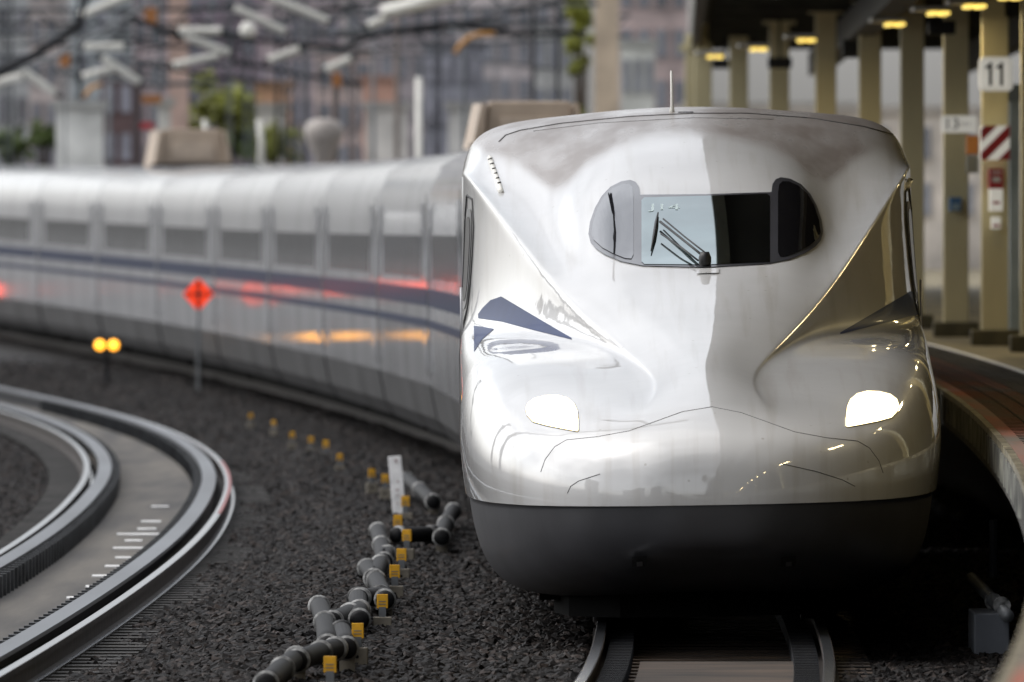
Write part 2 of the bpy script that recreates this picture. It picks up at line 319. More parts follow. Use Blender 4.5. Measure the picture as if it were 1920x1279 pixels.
def half(keep_up, name, mt):
    bm = bm0.copy(); geom = bm.verts[:]+bm.edges[:]+bm.faces[:]
    bmesh.ops.bisect_plane(bm, geom=geom, plane_co=(0,0,.88), plane_no=(0,0,1), clear_inner=keep_up, clear_outer=not keep_up)
    if not keep_up:                                                  # skirt sits 12 mm inside the body line
        for v in bm.verts:
            v.co.x *= .985 if v.co.z < .879 else .992
            v.co.y += .012
    lay = bm.verts.layers.float.new('dirt')
    for v in bm.verts: v[lay] = dirt(v.co)
    me = bpy.data.meshes.new(name); bm.to_mesh(me); bm.free(); me.materials.append(mt)
    me.polygons.foreach_set('use_smooth', [True]*len(me.polygons))
    o = bpy.data.objects.new(name, me); S.collection.objects.link(o); o.parent = head; return o
body = half(True, 'body_shell', paint)
skirt = half(False, 'skirt', skirt_m); skirt['label'] = 'dark grey lower skirt under the white nose'

cl = Mi @ Vector((0, 0, CH))
DBG = True
def hit(px, py):
    d = ((Mi @ PD(px, py, 100))-cl).normalized()
    p, n, i, dist = bvh.ray_cast(cl, d)
    if p is None: return None, None
    if n.y > 0: n = -n
    return p, n
def patch(name, mt, top, bot, off=.006, parent=body, nx=60, ny=16, mirror=False, thick=.0):
    """region between two pixel polylines laid on the shell; optional mirrored twin in the same mesh"""
    tx = [p[0] for p in top]; bx = [p[0] for p in bot]
    x0, x1 = max(min(tx), min(bx)), min(max(tx), max(bx))
    xs = sorted(set(list(np.linspace(x0, x1, nx))+[x for x in tx+bx if x0 <= x <= x1]))
    V = []; 
    for x in xs:
        yt = np.interp(x, tx, [p[1] for p in top]); yb = np.interp(x, bx, [p[1] for p in bot])
        for j in range(ny+1):
            p, n = hit(x, yt+(yb-yt)*j/ny)
            if p is None: p, n = Vector(V[-1]) if V else Vector((0,0,0)), Vector((0,0,0))
            V.append(tuple(p+n*off))
    k = ny+1; q = len(xs)
    Fc = [(i*k+j, i*k+j+1, (i+1)*k+j+1, (i+1)*k+j) for i in range(q-1) for j in range(ny)]
    mb = MB(); mb.add(V, Fc)
    o = mb.build(name, mt, parent, smooth=True)
    return o
def strip(name, mt, pts, r=.004, parent=body, mirror=False, off=0):
    P = []
    for (a, b_), (c, d_) in zip(pts[:-1], pts[1:]):
        k = max(2, int(math.hypot(c-a, d_-b_)/6))
        for i in range(k):
            p, n = hit(a+(c-a)*i/k, b_+(d_-b_)*i/k)
            if p is not None: P.append(p+n*off)
    p, n = hit(*pts[-1]); 
    if p is not None: P.append(p+n*off)
    if mirror: P = [Vector((-p.x, p.y, p.z)) for p in P]
    return MB().tube(P, r, 6).build(name, mt, parent, smooth=True)
def flip(pts, cx, c=0.0): return [(2*cx-x, y-c) for x, y in pts][::-1]
CW = 1323
for px, py in () and ((1150,420),(1130,400),(1165,460),(1260,430),(1200,620),(1250,700),(1600,560),(1200,900),(1060,700)):
    p, n = hit(px, py); vd = (p-cl).normalized(); rf = (Mh.to_3x3() @ (vd-2*vd.dot(n)*n)); print('REFL', file=open('/tmp/refl.txt','a')) if 0 else open('/tmp/refl.txt','a').write('%s\n' % ((px, py, [round(a,2) for a in (Mh@p)], [round(a,2) for a in rf]),))
# windscreen: surround, centre glass, two side glasses
T = [(1104,440),(1107,418),(1116,392),(1128,370),(1145,352),(1165,342),(1182,339),(1192,343),(1198,352),(1200,367)]
Bm = [(1104,440),(1108,456),(1118,468),(1136,480),(1165,492),(1205,500)]
top = T+[(CW,366)]+flip(T, CW, 5); bot = Bm+[(CW,503)]+flip(Bm, CW, 4)
sur = patch('windscreen_surround', surround, top, bot, off=.008, nx=150, ny=24)
patch('windscreen_glass', glass_c, [(1203,378),(1208,373),(CW,370),(1438,366),(1443,371)], [(1203,493),(1208,498),(CW,499),(1446,494),(1451,488)], off=.012, parent=sur, nx=70)
ST = [(1110,442),(1113,420),(1122,392),(1134,371),(1150,356),(1168,348),(1180,348),(1186,354),(1188,370)]
SB = [(1110,442),(1114,452),(1130,467),(1150,478),(1172,487),(1184,488),(1188,480)]
patch('side_glass', glass_s, ST, SB, off=.013, parent=sur, nx=50)
patch('side_glass', glass_s, flip(ST, CW, 5), flip(SB, CW, 4), off=.013, parent=sur, nx=50)
# faint set number inside the glass
def text_mesh(txt, size, mt, parent, name='lettering', ext=.002, flipx=False):
    c = bpy.data.curves.new('txt', 'FONT'); c.body = txt; c.size = size; c.extrude = ext; c.align_x = 'CENTER'; c.align_y = 'CENTER'
    o = bpy.data.objects.new('txt', c); S.collection.objects.link(o)
    dg = bpy.context.evaluated_depsgraph_get(); me = bpy.data.meshes.new_from_object(o.evaluated_get(dg)); bpy.data.objects.remove(o)
    me.materials.clear(); me.materials.append(mt); n = bpy.data.objects.new(name, me); S.collection.objects.link(n)
    if parent: n.parent = parent
    return n
tx = text_mesh('J14', .14, white_ink, sur, 'set_number', ext=0)
for v in tx.data.vertices:
    p, n = hit(1247+v.co.x*330, 392-v.co.y*110)
    if p is not None: v.co = p+n*.015
tx.data.update()
# wiper
def wp(px, py, off): p, n = hit(px, py); return p+n*off
wr = MB()
p0 = wp(1322,498,.06)
wr.tube([p0, wp(1280,463,.055), wp(1238,428,.05)], .009, 8); wr.tube([p0+Vector((.02,0,.02)), wp(1285,461,.065), wp(1244,424,.055)], .006, 8)
wr.tube([p0+Vector((-.05,0,-.02)), wp(1275,476,.055), wp(1240,451,.05)], .007, 8)
wip = wr.build('wiper_arm', rubber, body, smooth=True); wip['label'] = 'black twin-rod windscreen wiper arm'
MB().tube([wp(1234,406,.03), wp(1231,425,.035), wp(1227,450,.035), wp(1221,478,.03)], [.005,.013,.013,.004], 8).build('blade', rubber, wip, smooth=True)
MB().lathe(p0, [(.0,.04),(.03,.04),(.045,.0),(.045,-.04),(.03,-.07)], 14).build('pivot', rubber, wip, smooth=True)
patch('wiper_plate', paint, [(1306,506),(1348,505)], [(1306,515),(1348,514)], off=.01, nx=6, ny=3)
# headlights
LT = [(986,768),(990,757),(1002,748),(1022,743),(1045,742),(1064,747),(1077,758),(1083,772),(1085,790)]
LB = [(986,768),(989,780),(1000,792),(1025,799),(1060,806),(1083,810),(1085,808)]
def shrink(pts, c, k): return [(c[0]+(x-c[0])*k, c[1]+(y-c[1])*k) for x, y in pts]
cL = (1040,775)
for mirr in (0, 1):
    lt, lb = (LT, LB) if not mirr else (flip(LT, 1335.5, 8), flip(LB, 1335.5, 8))
    c = cL if not mirr else (2*1335.5-cL[0], cL[1]-8)
    h = patch('headlight', lamp_rim, lt, lb, off=.006, nx=40, ny=10)
    patch('lamp_lens', lamp_on, shrink(lt, c, .88), shrink(lb, c, .88), off=.011, parent=h, nx=40, ny=10)
    strip('headlight_gasket', seam_m, lt+lb[::-1], r=.005, parent=h)
# livery flashes
patch('blue_flash', blue_m, [(897,589),(905,578),(920,563),(940,556),(1072,634)], [(897,597),(940,603),(1000,619),(1072,637)], off=.003, nx=60)
patch('blue_flash', blue_m, flip([(897,589),(905,578),(920,563),(940,556),(1072,634)],1323.5,10), flip([(897,597),(940,603),(1000,619),(1072,637)],1323.5,10), off=.003, nx=60)
patch('blue_flash', blue_m, [(889,611),(905,613),(926,617)], [(889,660),(905,636),(926,618)], off=.003, nx=20)
# seams of the coupler cover
sea = [(1014,885),(1022,862),(1040,838),(1062,825),(1120,819),(1180,808),(1230,790),(1280,772),(1335,763)]
strip('cover_seam', seam_m, sea+flip(sea,1335,-2)[1:], r=.0028)
s2 = [(1064,925),(1070,912),(1085,902),(1125,889)]
strip('cover_seam', seam_m, s2, r=.0028); strip('cover_seam', seam_m, [(1467,870),(1530,884),(1580,900),(1603,912)], r=.0028)
# vertical seam lines and cab doors on the sides (cast from the side)
def shit(s, z, sd):
    p, n, i, d = bvh.ray_cast(Vector((sd*5, s, z)), Vector((-sd, 0, 0))); return p, n
def side_patch(name, mt, s0, s1, z0, z1, sd, rad=.1, off=.006, parent=body):
    V = []; ny = 24; nx = 12
    for i in range(nx+1):
        u = i/nx
        for j in range(ny+1):
            z = z0+(z1-z0)*j/ny; e = min(z-z0, z1-z); ins = 0
            if e < rad: ins = rad-math.sqrt(max(0, rad*rad-(rad-e)**2))
            ins = min(ins, (s1-s0)/2-.002)
            p, n = shit(s0+ins+(s1-s0-2*ins)*u, z, sd)
            V.append(p+n*off)
    k = ny+1
    return MB().add(V, [(i*k+j, i*k+j+1, (i+1)*k+j+1, (i+1)*k+j) for i in range(nx) for j in range(ny)]).build(name, mt, parent, smooth=True)
def side_line(name, mt, pts, sd, r, parent=body, off=.003):
    P = []
    for (a, b_), (c, d_) in zip(pts[:-1], pts[1:]):
        for i in range(8):
            p, n = shit(a+(c-a)*i/8, b_+(d_-b_)*i/8, sd); P.append(p+n*off)
    return MB().tube(P, r, 6).build(name, mt, parent, smooth=True)
for sd in (-1, 1):
    dl = [(8.6,1.2),(8.6,2.75),(8.75,2.95),(9.25,2.98),(9.4,2.8),(9.4,1.2),(8.6,1.2)]
    dr = side_line('cab_door', seam_m, dl, sd, .008)
    side_patch('door_window', cglass, 8.8, 9.2, 2.2, 2.82, sd, .12, .012, dr)
    side_patch('window_rim', steel, 8.74, 9.26, 2.14, 2.88, sd, .15, .007, dr)
    hd = MB(); p, n = shit(8.5, 2.0, sd); hd.tube([p+n*.012+Vector((0,0,z)) for z in (-.3,0,.3)], .01, 8); hd.build('hand_rail', steel, body, smooth=True)
    for k in range(3): pass
# slotted trim strips at the roof corners
for f_ in (lambda P: P, lambda P: [(1725-(x-919)*1.15, y-12) for x, y in P]):
    pts = f_([(919,297),(940,362)]); v = strip('corner_vent', insul, pts, r=.022, off=.004)
    for k in range(6):
        a = .1+.14*k; x = 919+21*a; y = 297+65*a
        q = f_([(x-2,y+1),(x+4,y-1)]); strip('vent_slot', seam_m, q, r=.006, parent=v, off=.026)
# coupler openings and aerial
for x in (1200, 1477):
    w = patch('skirt_opening', black_m, [(x-14,1040),(x+14,1038)], [(x-14,1058),(x+14,1056)], off=.02, parent=skirt, nx=6, ny=4)
    patch('tow_eye', steel, [(x-5,1048),(x+6,1047)], [(x-5,1056),(x+6,1055)], off=.026, parent=w, nx=4, ny=3)
MB().tube([(-.1,9.9,3.52),(-.1,9.9,3.62),(-.1,9.9,3.88)], [.03,.012,.009], 8).build('aerial', insul, body, smooth=True)
MB().box((0,9.95,3.56),(.12,.3,.03)).build('aerial_base', galv, body, bevel=.01)
strip('roof_lip', seam_m, [(936,266),(948,254),(975,245),(1050,232),(1180,219),(1300,213),(1400,213),(1520,222),(1620,238),(1680,254),(1712,275)], r=.007)
strip('roof_seam', seam_m, [(1000,246),(1120,231),(1300,221),(1450,224)], r=.003)
# bogie shadow mass below the lead car
for s in (4.5, 22):
    bg_ = MB().box((0, s, .42), (2.3, 3.0, .5)).build('bogie', under_m, head)
    for q in (-1.25, 1.25):
        for sd in (-1, 1): MB().tube([(sd*.72-.06,s+q,.43),(sd*.72+.06,s+q,.43)], .43, 24).build('wheel', steel, bg_)

MB().add([(x, yy, z) for z in (.07,.36) for x, yy in ((-1.05,3.4),(-.95,2.5),(-.6,2.0),(0,1.85),(.6,2.0),(.95,2.5),(1.05,3.4))], [(i,i+1,i+8,i+7) for i in range(6)]).build('obstacle_deflector', under_m, head)  # black plate, also standing in for the shade under the nose
# ------------------------------------------------------------------ following cars
def car_section():
    sec = []
    for y, z in [(1.05,.25),(1.5,.32),(1.6,.5),(1.665,.88),(1.68,1.4),(1.68,2.2),(1.66,2.8),(1.62,3.1),(1.5,3.36),(1.25,3.5),(.8,3.57),(0,3.62)]: sec.append((y, z))
    return sec
def make_car(L=16.85):
    root = empty('train_car')
    sec = car_section(); up = [p for p in sec if p[1] >= .88]; lo = [p for p in sec if p[1] <= .9]
    ring = up+[(-y, z) for y, z in up[-2::-1]]
    MB().sweep(ring, [(0,0,0),(0,L,0)]).build('body_shell', side_m, root, smooth=True).data.set_sharp_from_angle(angle=math.radians(38))
    lw = lo[::-1]+[(-y, z) for y, z in lo]
    MB().sweep(lw, [(0,.2,-.004),(0,L-.2,-.004)]).build('skirt', side_low_shade, root)
    MB().box((0,L/2,.3),(2.2,L-1,.4)).build('underframe', under_m, root)
    for sd in (-1, 1):
        for z0, z1 in ((1.78,1.98),(1.54,1.63)):
            MB().box((sd*1.683, L/2, (z0+z1)/2), (.008, L-.5, z1-z0)).build('blue_stripe', blue_c, root)
        n = 12
        for k in range(n):
            MB().box((sd*1.680, 2.55+k*1.04, 2.34), (.008, .80, .48)).build('window', cglass, root)
        for s in (1.3, L-1.3):
            d = MB().box((sd*1.680, s, 2.0), (.008, .85, 1.9)).build('door', side_m, root)
            MB().box((sd*1.684, s, 2.35), (.008, .3, .6)).build('door_window', cglass, d)
    for sd in (-1, 1): MB().box((sd*1.684, L-.06, 2.0),(.006,.05,2.1)).build('end_seam', under_m, root)
    MB().box((0, L+.1, 1.85), (2.9, .3, 2.6)).build('gangway', under_m, root)
    return root
car0 = make_car()
LAB = ['second car of the bullet train, directly behind the nose car', 'third bullet train car, only a narrow blurred slice beside the nose car', 'fourth bullet train car, carrying faint red reflections',
 'fifth bullet train car, carrying the orange reflections low on its side', 'sixth bullet train car, with the strongest red reflection', 'bullet train car just right of the orange diamond sign', 'bullet train car passing behind the orange diamond sign',
 'bullet train car under the far beige roof cover, above the twin amber lamps', 'bullet train car left of the twin amber lamps', 'bullet train car cut by the left edge of the photo', 'last bullet train car, running out beyond the left edge']
d0 = 116.2; carpos = []
for i in range(11):
    a = Vector((Xc(d0), d0, ZT(d0))); b_ = Vector((Xc(d0+17), d0+17, ZT(d0+17))); v = b_-a
    c = car0 if i == 0 else copy_tree(car0)
    c.location = a; c.rotation_euler = (math.atan2(v.z, v.y), math.radians(-1.0), -math.atan2(v.x, v.y))
    tag(c, LAB[i], 'train car', 'cars of the bullet train'); carpos.append((a, c)); d0 += 17
def shroud(d, label, w=1.5, h=.62):
    r = empty('roof_cover', (Xc(d)-.05, d, ZT(d)+3.6), rz=-math.atan2(Xc(d+2)-Xc(d-2), 4))
    tag(r, label, 'roof equipment cover', 'equipment covers on the train roof')
    m_ = MB(); H = h
    sec = [(-w/2,0),(-w/2+.1,H),(w/2-.1,H),(w/2,0)]
    m_.sweep(sec, [(0,0,0),(0,.5,0)]); m_.build('housing', shroud_m, r, bevel=.03)
    MB().box((0,-.006,H*.42),(w*.62,.03,H*.5)).build('end_panel', mat('cover_panel_%d' % int(d), (.50,.40,.31), .5), r, bevel=.01)
    for sd in (-1, 1):
        s = MB(); s.add([(sd*(w/2+.12),-.1,0),(sd*(w/2-.02),-.1,0),(sd*(w/2-.06),-.1,H*.96),(sd*(w/2+.0),-.1,H*.96),
                         (sd*(w/2+.12),2.5,0),(sd*(w/2-.02),2.5,0),(sd*(w/2-.06),2.5,H*.96),(sd*(w/2),2.5,H*.96)],
                        [(0,1,2,3),(4,5,6,7),(0,4,7,3),(1,5,6,2),(3,2,6,7),(0,1,5,4)]).build('side_shield', shroud_m, r)
    MB().box((0,.2,.03),(w*1.2,.9,.06)).build('base_plate', dark_m, r)
    return r
shroud(162, 'beige cover box on the train roof just behind the nose car', 1.18, .58)
shroud(250, 'smaller beige cover box on the far train roof, left of the pink pillar', 1.25, .72)

# ------------------------------------------------------------------ ground, bed, tracks
def path(f, d0, d1, n, off=0, z=0): return [(f(d)+off, d, z+ZT(d)) for d in np.linspace(d0, d1, n)]
MB().add([(-600,-200,-.9),(600,-200,-.9),(600,3000,-.9),(-600,3000,-.9)], [(0,1,2,3)]).build('ground', ground_m)['kind'] = 'structure'
ds = np.concatenate([np.arange(30,76,2.0), np.arange(76,200,1.0), np.arange(200,420,6.0)])
tb = MB(); V = []
for d in ds: V += [(-40,d,-.36+ZT(d)),(16,d,-.36+ZT(d))]
tb.add(V, [(2*i,2*i+1,2*i+3,2*i+2) for i in range(len(ds)-1)]); tb.build('track_bed', bed_m)['kind'] = 'structure'
# slab between the rails
for f, nm, lab in ((Xl,'track_slab',.60),(Xc,'track_slab',.8)):
    m_ = MB().sweep([(-lab,-.205 if lab > .7 else -.155),(lab,-.205 if lab > .7 else -.155),(lab+.05,-.34),(-lab-.05,-.34)], [(f(d),d,ZT(d)) for d in np.arange(40,330,2.0)])
    m_.build(nm, concrete if f is Xl else bed_m)['kind'] = 'structure'
RS = [(-.036,0),(.036,0),(.036,-.035),(.010,-.05),(.010,-.14),(.066,-.152),(.066,-.165),(-.066,-.165),(-.066,-.152),(-.010,-.14),(-.010,-.05),(-.036,-.035)]
def track(f, label, smat, guards, d1=330, dn=76):
    r = empty('railway_track', (f(80), 80, 0)); tag(r, label, 'railway track', 'curving railway tracks')
    def b(m_, name, mt, par=None, **k):
        o = m_.build(name, mt, par or r, **k)
        if not par: o.matrix_parent_inverse = Matrix.Translation(-Vector(r.location))
        return o
    for sd in (-1, 1):
        ra = b(MB().sweep(RS, path(f,40,d1,200,sd*.7525)), 'rail', rail_side)
        b(MB().sweep([(-.031,.003),(.031,.003),(.034,-.004),(-.034,-.004)], path(f,40,d1,200,sd*.7525)), 'running_surface', rail_top, ra)
        b(MB().sweep([(.040,-.146),(.068,-.148),(.068,-.158),(.040,-.156)] if True else 0, path(f,40,d1,200,sd*.7525)), 'rail_foot_edge', rail_top, ra)
        if guards:
            g = b(MB().sweep([(-.072,.035),(.072,.035),(.072,.005),(-.072,.005)], path(f,40,d1,200,sd*.555)), 'guard_rail', guard_m)
            rb = MB()
            for d in np.arange(74, 200, .62):
                rb.box((f(d)+sd*.45, d, -.07+ZT(d)), (.12,.11,.17))
            b(MB().sweep([(-.012,.004),(.012,.004),(.012,-.15),(-.012,-.15)], path(f,40,d1,200,sd*.50)), 'guard_web', dark_m, g)
            b(rb, 'guard_bracket', brk_d, g)['kind'] = 'stuff'
    return r, b
TL, bl = track(Xl, 'empty curving track on the left with wide guard rails inside both rails', sleeper_m, True)
TR, br = track(Xc, 'track running under the bullet train, brown between its rails', sleeper_b, False)
def sleepers(b, f, mt, w, h, top, d0=77, n=100, d1=300, shape=None):
    far = MB(); k = 0; d = d0
    while d < d1:
        z = top+ZT(d)
        if k < n:
            m_ = MB().box((f(d), d, z-h/2), (w, .26, h)); b(m_, 'sleeper', mt, bevel=.0)
        else: far.box((f(d), d, z-h/2), (w, .26, h))
        d += .62; k += 1
    o = b(far, 'sleeper', mt); o['kind'] = 'stuff'
sleepers(bl, Xl, sleeper_m, 2.35, .08, -.165)
sleepers(br, Xc, sleeper_b, 2.1, .08, -.17, d1=120)
# brown inspection boards between the rails in front of the train
br(MB().sweep([(-.5,-.10),(.5,-.10),(.5,-.16),(-.5,-.16)], [(Xc(d)+.03,d,0) for d in np.arange(60,88,1)]), 'centre_board', sleeper_b)
rb = MB()
for d in np.arange(76,104,.3):
    for sd in (-1,1): rb.box((Xc(d)+sd*.61,d,-.11),(.16,.12,.1))
br(rb, 'fastening', dark_m)['kind'] = 'stuff'
# red painted mark on the outer rail, stains and pale lines on the slab
bl(MB().sweep([(.004,.007),(.034,.007),(.038,-.02),(.004,-.01)], path(Xl,123,150,20,.7525)), 'painted_mark', red_m)
pl = MB()
for px, py, w in [(283,978,55),(275,992,60),(262,1002,100),(250,1014,60),(240,1028,70),(237,1046,60),(210,1062,50),(200,1080,70),(176,1100,60),(145,1121,55),(300,950,60)]:
    p = PZ(px, py, -.15); pl.box(p, (w*random.uniform(.5,1.05)*p.y/F, .4, .01), rz=.02)
bl(pl, 'white_paint_mark', white_m)

# ballast strips + scattered stones
def ballast_strip(fl, fr, prof, name, label, d0=60, d1=330, dens=260, dnear=76, dfar=235):
    ds = np.concatenate([np.arange(d0,160,1.0), np.arange(160,d1,4.0)]); us = np.linspace(0,1,15)
    V = []
    for d in ds:
        a, c = fl(d), fr(d)
        for u in us: V.append((a+(c-a)*u, d, prof(u, d)+ZT(d)+.012*math.sin(d*1.7+u*9)+.015*math.sin(d*.53+u*5)))
    k = len(us)
    m_ = MB().add(V, [(i*k+j,i*k+j+1,(i+1)*k+j+1,(i+1)*k+j) for i in range(len(ds)-1) for j in range(k-1)])
    o = m_.build(name, rock_m, recalc=False, smooth=True)
    tag(o, label, 'ballast', kind='stuff'); return o
rocks = bpy.data.collections.new('rocks')
for i in range(6):
    bm = bmesh.new(); bmesh.ops.create_icosphere(bm, subdivisions=1, radius=1)
    sx, sy, sz = random.uniform(.75,1.25), random.uniform(.6,1.1), random.uniform(.4,.65)
    for v in bm.verts:
        k = random.uniform(.75,1.25); v.co = Vector((v.co.x*sx*k, v.co.y*sy*k, v.co.z*sz*k))
    me = bpy.data.meshes.new('stone'); bm.to_mesh(me); bm.free(); me.materials.append(rock_m)
    rocks.objects.link(bpy.data.objects.new('stone', me))
def stone_nodes(dens, near, far):
    g = bpy.data.node_groups.new('stones', 'GeometryNodeTree')
    g.interface.new_socket('Geometry', in_out='INPUT', socket_type='NodeSocketGeometry'); g.interface.new_socket('Geometry', in_out='OUTPUT', socket_type='NodeSocketGeometry')
    N = g.nodes.new; L = g.links.new
    gi = N('NodeGroupInput'); go = N('NodeGroupOutput'); dp = N('GeometryNodeDistributePointsOnFaces'); dp.inputs['Density'].default_value = dens
    pos = N('GeometryNodeInputPosition'); sx = N('ShaderNodeSeparateXYZ'); L(pos.outputs[0], sx.inputs[0])
    m1 = N('ShaderNodeMapRange'); m1.inputs['From Min'].default_value = near; m1.inputs['From Max'].default_value = far
    m1.inputs['To Min'].default_value = dens; m1.inputs['To Max'].default_value = 0; L(sx.outputs['Y'], m1.inputs['Value'])
    c1 = N('FunctionNodeCompare'); c1.operation = 'GREATER_THAN'; L(sx.outputs['Y'], c1.inputs[0]); c1.inputs[1].default_value = 76.5
    mu = N('ShaderNodeMath'); mu.operation = 'MULTIPLY'; L(m1.outputs[0], mu.inputs[0]); L(c1.outputs[0], mu.inputs[1])
    L(gi.outputs[0], dp.inputs['Mesh']); L(mu.outputs[0], dp.inputs['Density'])
    ci = N('GeometryNodeCollectionInfo'); ci.inputs['Collection'].default_value = rocks; ci.inputs['Separate Children'].default_value = True; ci.inputs['Reset Children'].default_value = True
    ip = N('GeometryNodeInstanceOnPoints'); ip.inputs['Pick Instance'].default_value = True
    L(dp.outputs['Points'], ip.inputs['Points']); L(ci.outputs[0], ip.inputs['Instance'])
    rv = N('FunctionNodeRandomValue'); rv.data_type = 'FLOAT_VECTOR'; rv.inputs[0].default_value = (-.7,-.7,0); rv.inputs[1].default_value = (.7,.7,6.28)
    L(rv.outputs[0], ip.inputs['Rotation'])
    rs = N('FunctionNodeRandomValue'); rs.data_type = 'FLOAT'; rs.inputs[2].default_value = .022; rs.inputs[3].default_value = .068; rs.inputs['Seed'].default_value = 4
    L(rs.outputs[1], ip.inputs['Scale'])
    jn = N('GeometryNodeJoinGeometry'); L(gi.outputs[0], jn.inputs[0]); L(ip.outputs[0], jn.inputs[0]); L(jn.outputs[0], go.inputs[0])
    return g
sg = stone_nodes(260, 120, 260)
t = rock_m.node_tree; b = t.nodes['Principled BSDF']; oi = t.nodes.new('ShaderNodeObjectInfo'); mm = t.nodes.new('ShaderNodeMix'); mm.data_type = 'RGBA'; mm.blend_type = 'MULTIPLY'; mm.inputs[0].default_value = 1
rp = t.nodes.new('ShaderNodeValToRGB'); rp.color_ramp.elements[0].color = (.45,.45,.47,1); rp.color_ramp.elements[1].color = (4.2,3.7,3.4,1); rp.color_ramp.elements.new(.7).color = (1.1,1.02,.98,1)
t.links.new(oi.outputs['Random'], rp.inputs[0]); t.links.new(b.inputs['Base Color'].links[0].from_socket, mm.inputs[6]); t.links.new(rp.outputs[0], mm.inputs[7]); t.links.new(mm.outputs[2], b.inputs['Base Color'])
def hump(u, d): return -.21+.06*u*u+(.13+.04*math.sin(d*.13))*math.exp(-((u-.36)/.22)**2)+.03*math.sin(d*.21+2*u)*math.exp(-((u-.4)/.3)**2)
b1 = ballast_strip(lambda d: Xl(d)+.93, lambda d: max(Xc(d)-.86, Xl(d)+1.5), hump, 'ballast', 'dark crushed stone ballast heaped between the left track and the train')
b2 = ballast_strip(lambda d: Xc(d)+.86, lambda d: Xe(d)+.9, lambda u, d: -.21+.03*u, 'ballast', 'dark brown stone ballast between the train track and the platform wall', d1=160)
b3 = ballast_strip(lambda d: Xl(d)-7.5, lambda d: Xl(d)-1.12, lambda u, d: -.22+.05*math.sin(u*6), 'ballast', 'bluish dark stone ballast left of the empty track')
for o in (b1, b2, b3): mo = o.modifiers.new('stones', 'NODES'); mo.node_group = sg

# ------------------------------------------------------------------ pipe run with rings, brackets with yellow tags, stake
pipes = [([(498,1290),(530,1258),(556,1240)],'nearest black pipe at the bottom edge, two pale rings'),([(556,1246),(606,1226),(632,1222)],'black pipe lying crosswise just above the nearest one'),
 ([(614,1218),(612,1168),(598,1142)],'black pipe ending in a pale cap left of the second yellow tag'),([(650,1222),(640,1190)],'stubby thick black pipe beside the second yellow tag'),
 ([(622,1172),(662,1152),(676,1150)],'short black pipe slanting between two longer ones'),([(674,1168),(671,1126)],'upright looking black pipe left of the third yellow tag'),
 ([(672,1128),(716,1122)],'black pipe crossing behind the third yellow tag'),([(722,1130),(706,1088),(688,1070)],'black pipe with pale rings left of the fourth yellow tag'),
 ([(700,1090),(712,1060),(726,1044)],'black pipe with two bright rings in the middle of the run'),([(720,1058),(716,1025),(708,1000)],'black pipe ending in a pale cap left of the white stake'),
 ([(740,1008),(818,1006)],'thick black elbow pipe lying across, right of the white stake'),([(828,1012),(832,988),(850,962)],'black pipe joint nearest the train side'),
 ([(812,945),(788,922),(762,902)],'blurred black pipe joint behind the white stake')]
for pts, lab in pipes:
    P = [PZ(x, y, .0) for x, y in pts]
    for p in P: p.z = .02
    if len(P) == 3:                                                    # round the bend
        a, b_, c = P; P = [a.lerp(b_, t)*(1-t)+b_.lerp(c, t)*t for t in np.linspace(0,1,9)]
    root = empty('pipe_joint', P[0]); tag(root, lab, 'pipe', 'black pipe joints along the ballast')
    Q = [p-P[0] for p in P]; r = .068
    MB().tube([Q[0]-(Q[1]-Q[0]).normalized()*.02]+Q, [r*.7]+[r]*len(Q), 18).build('pipe', pipe_m, root, smooth=True)
    n = 3 if len(Q) > 2 else 2
    for i in range(n):
        j = round(i*(len(Q)-1)/(n-1)); p = Q[j]; dr = (Q[min(j+1,len(Q)-1)]-Q[max(j-1,0)]).normalized()
        e_ = .06 if j == 0 else -.06 if j == len(Q)-1 else 0; p = p+dr*e_
        rg = MB().tube([p-dr*.035, p-dr*.028, p+dr*.028, p+dr*.035], [r-.002, r+.014, r+.014, r-.002], 18, cap=False)
        rg.build('ring', ring_m if (i != 1 or len(pts) > 2) else rubber, root, smooth=True)
    MB().box(Q[0]+Vector((0,.3,-.13)), (.1,.2,.16)).build('saddle', brk_m, root)
tags = [(619,1243,1),(671,1180,1.0),(717,1125,1),(740,1069,1),(753,1038,1),(763,1002,1),(746,974,1),(760,938,1),(722,892,.9),(697,882,.9),(637,849,.8),(611,828,.9),(583,817,.8),(548,808,.8),(513,783,.7),(470,770,.7)]
wh = ['nearest', 'second', 'third', 'fourth', 'fifth', 'sixth', 'seventh', 'eighth', 'ninth', 'tenth', 'eleventh', 'twelfth', 'thirteenth', 'fourteenth', 'fifteenth', 'farthest']
bk = None
for i, (x, y, k) in enumerate(tags):
    p = PZ(x, y, .10); p.z -= .10+.11
    if bk is None:
        bk = empty('marker_bracket')
        MB().box((0,0,.03),(.13,.06,.12)).build('bracket', brk_m, bk, bevel=.006)
        MB().tube([(.0,-.035,.03),(.0,-.045,.03)], .012, 8).build('bolt', dark_m, bk)
        MB().box((.0,0,.12),(.05,.03,.08)).build('stem', galv, bk)
        MB().box((0,-.004,.2),(.078,.02,.10)).build('tag_plate', tag_m, bk, bevel=.003)
        MB().box((0,-.016,.20),(.05,.003,.006)).add([],[]).box((0,-.016,.18),(.05,.003,.006)).build('print_lines', brk_m, bk)
        c = bk
    else: c = copy_tree(bk)
    c.location = p; c.rotation_euler = (0, 0, random.uniform(-.2,.2)); c.scale = (k,k,k)
    tag(c, wh[i]+' yellow tag on a beige bracket, counted from the bottom edge up the pipe run', 'marker', 'yellow tags along the pipe run')
bp = PZ(749, 968, -.1); st = empty('marker_stake', bp); tag(st, 'leaning white wooden stake with faded red marks in the ballast', 'stake')
st.rotation_euler = (-.22, -.085, 0)
MB().box((0,0,.27),(.125,.05,.62)).build('stake', white_m, st, bevel=.004)
sm = MB()
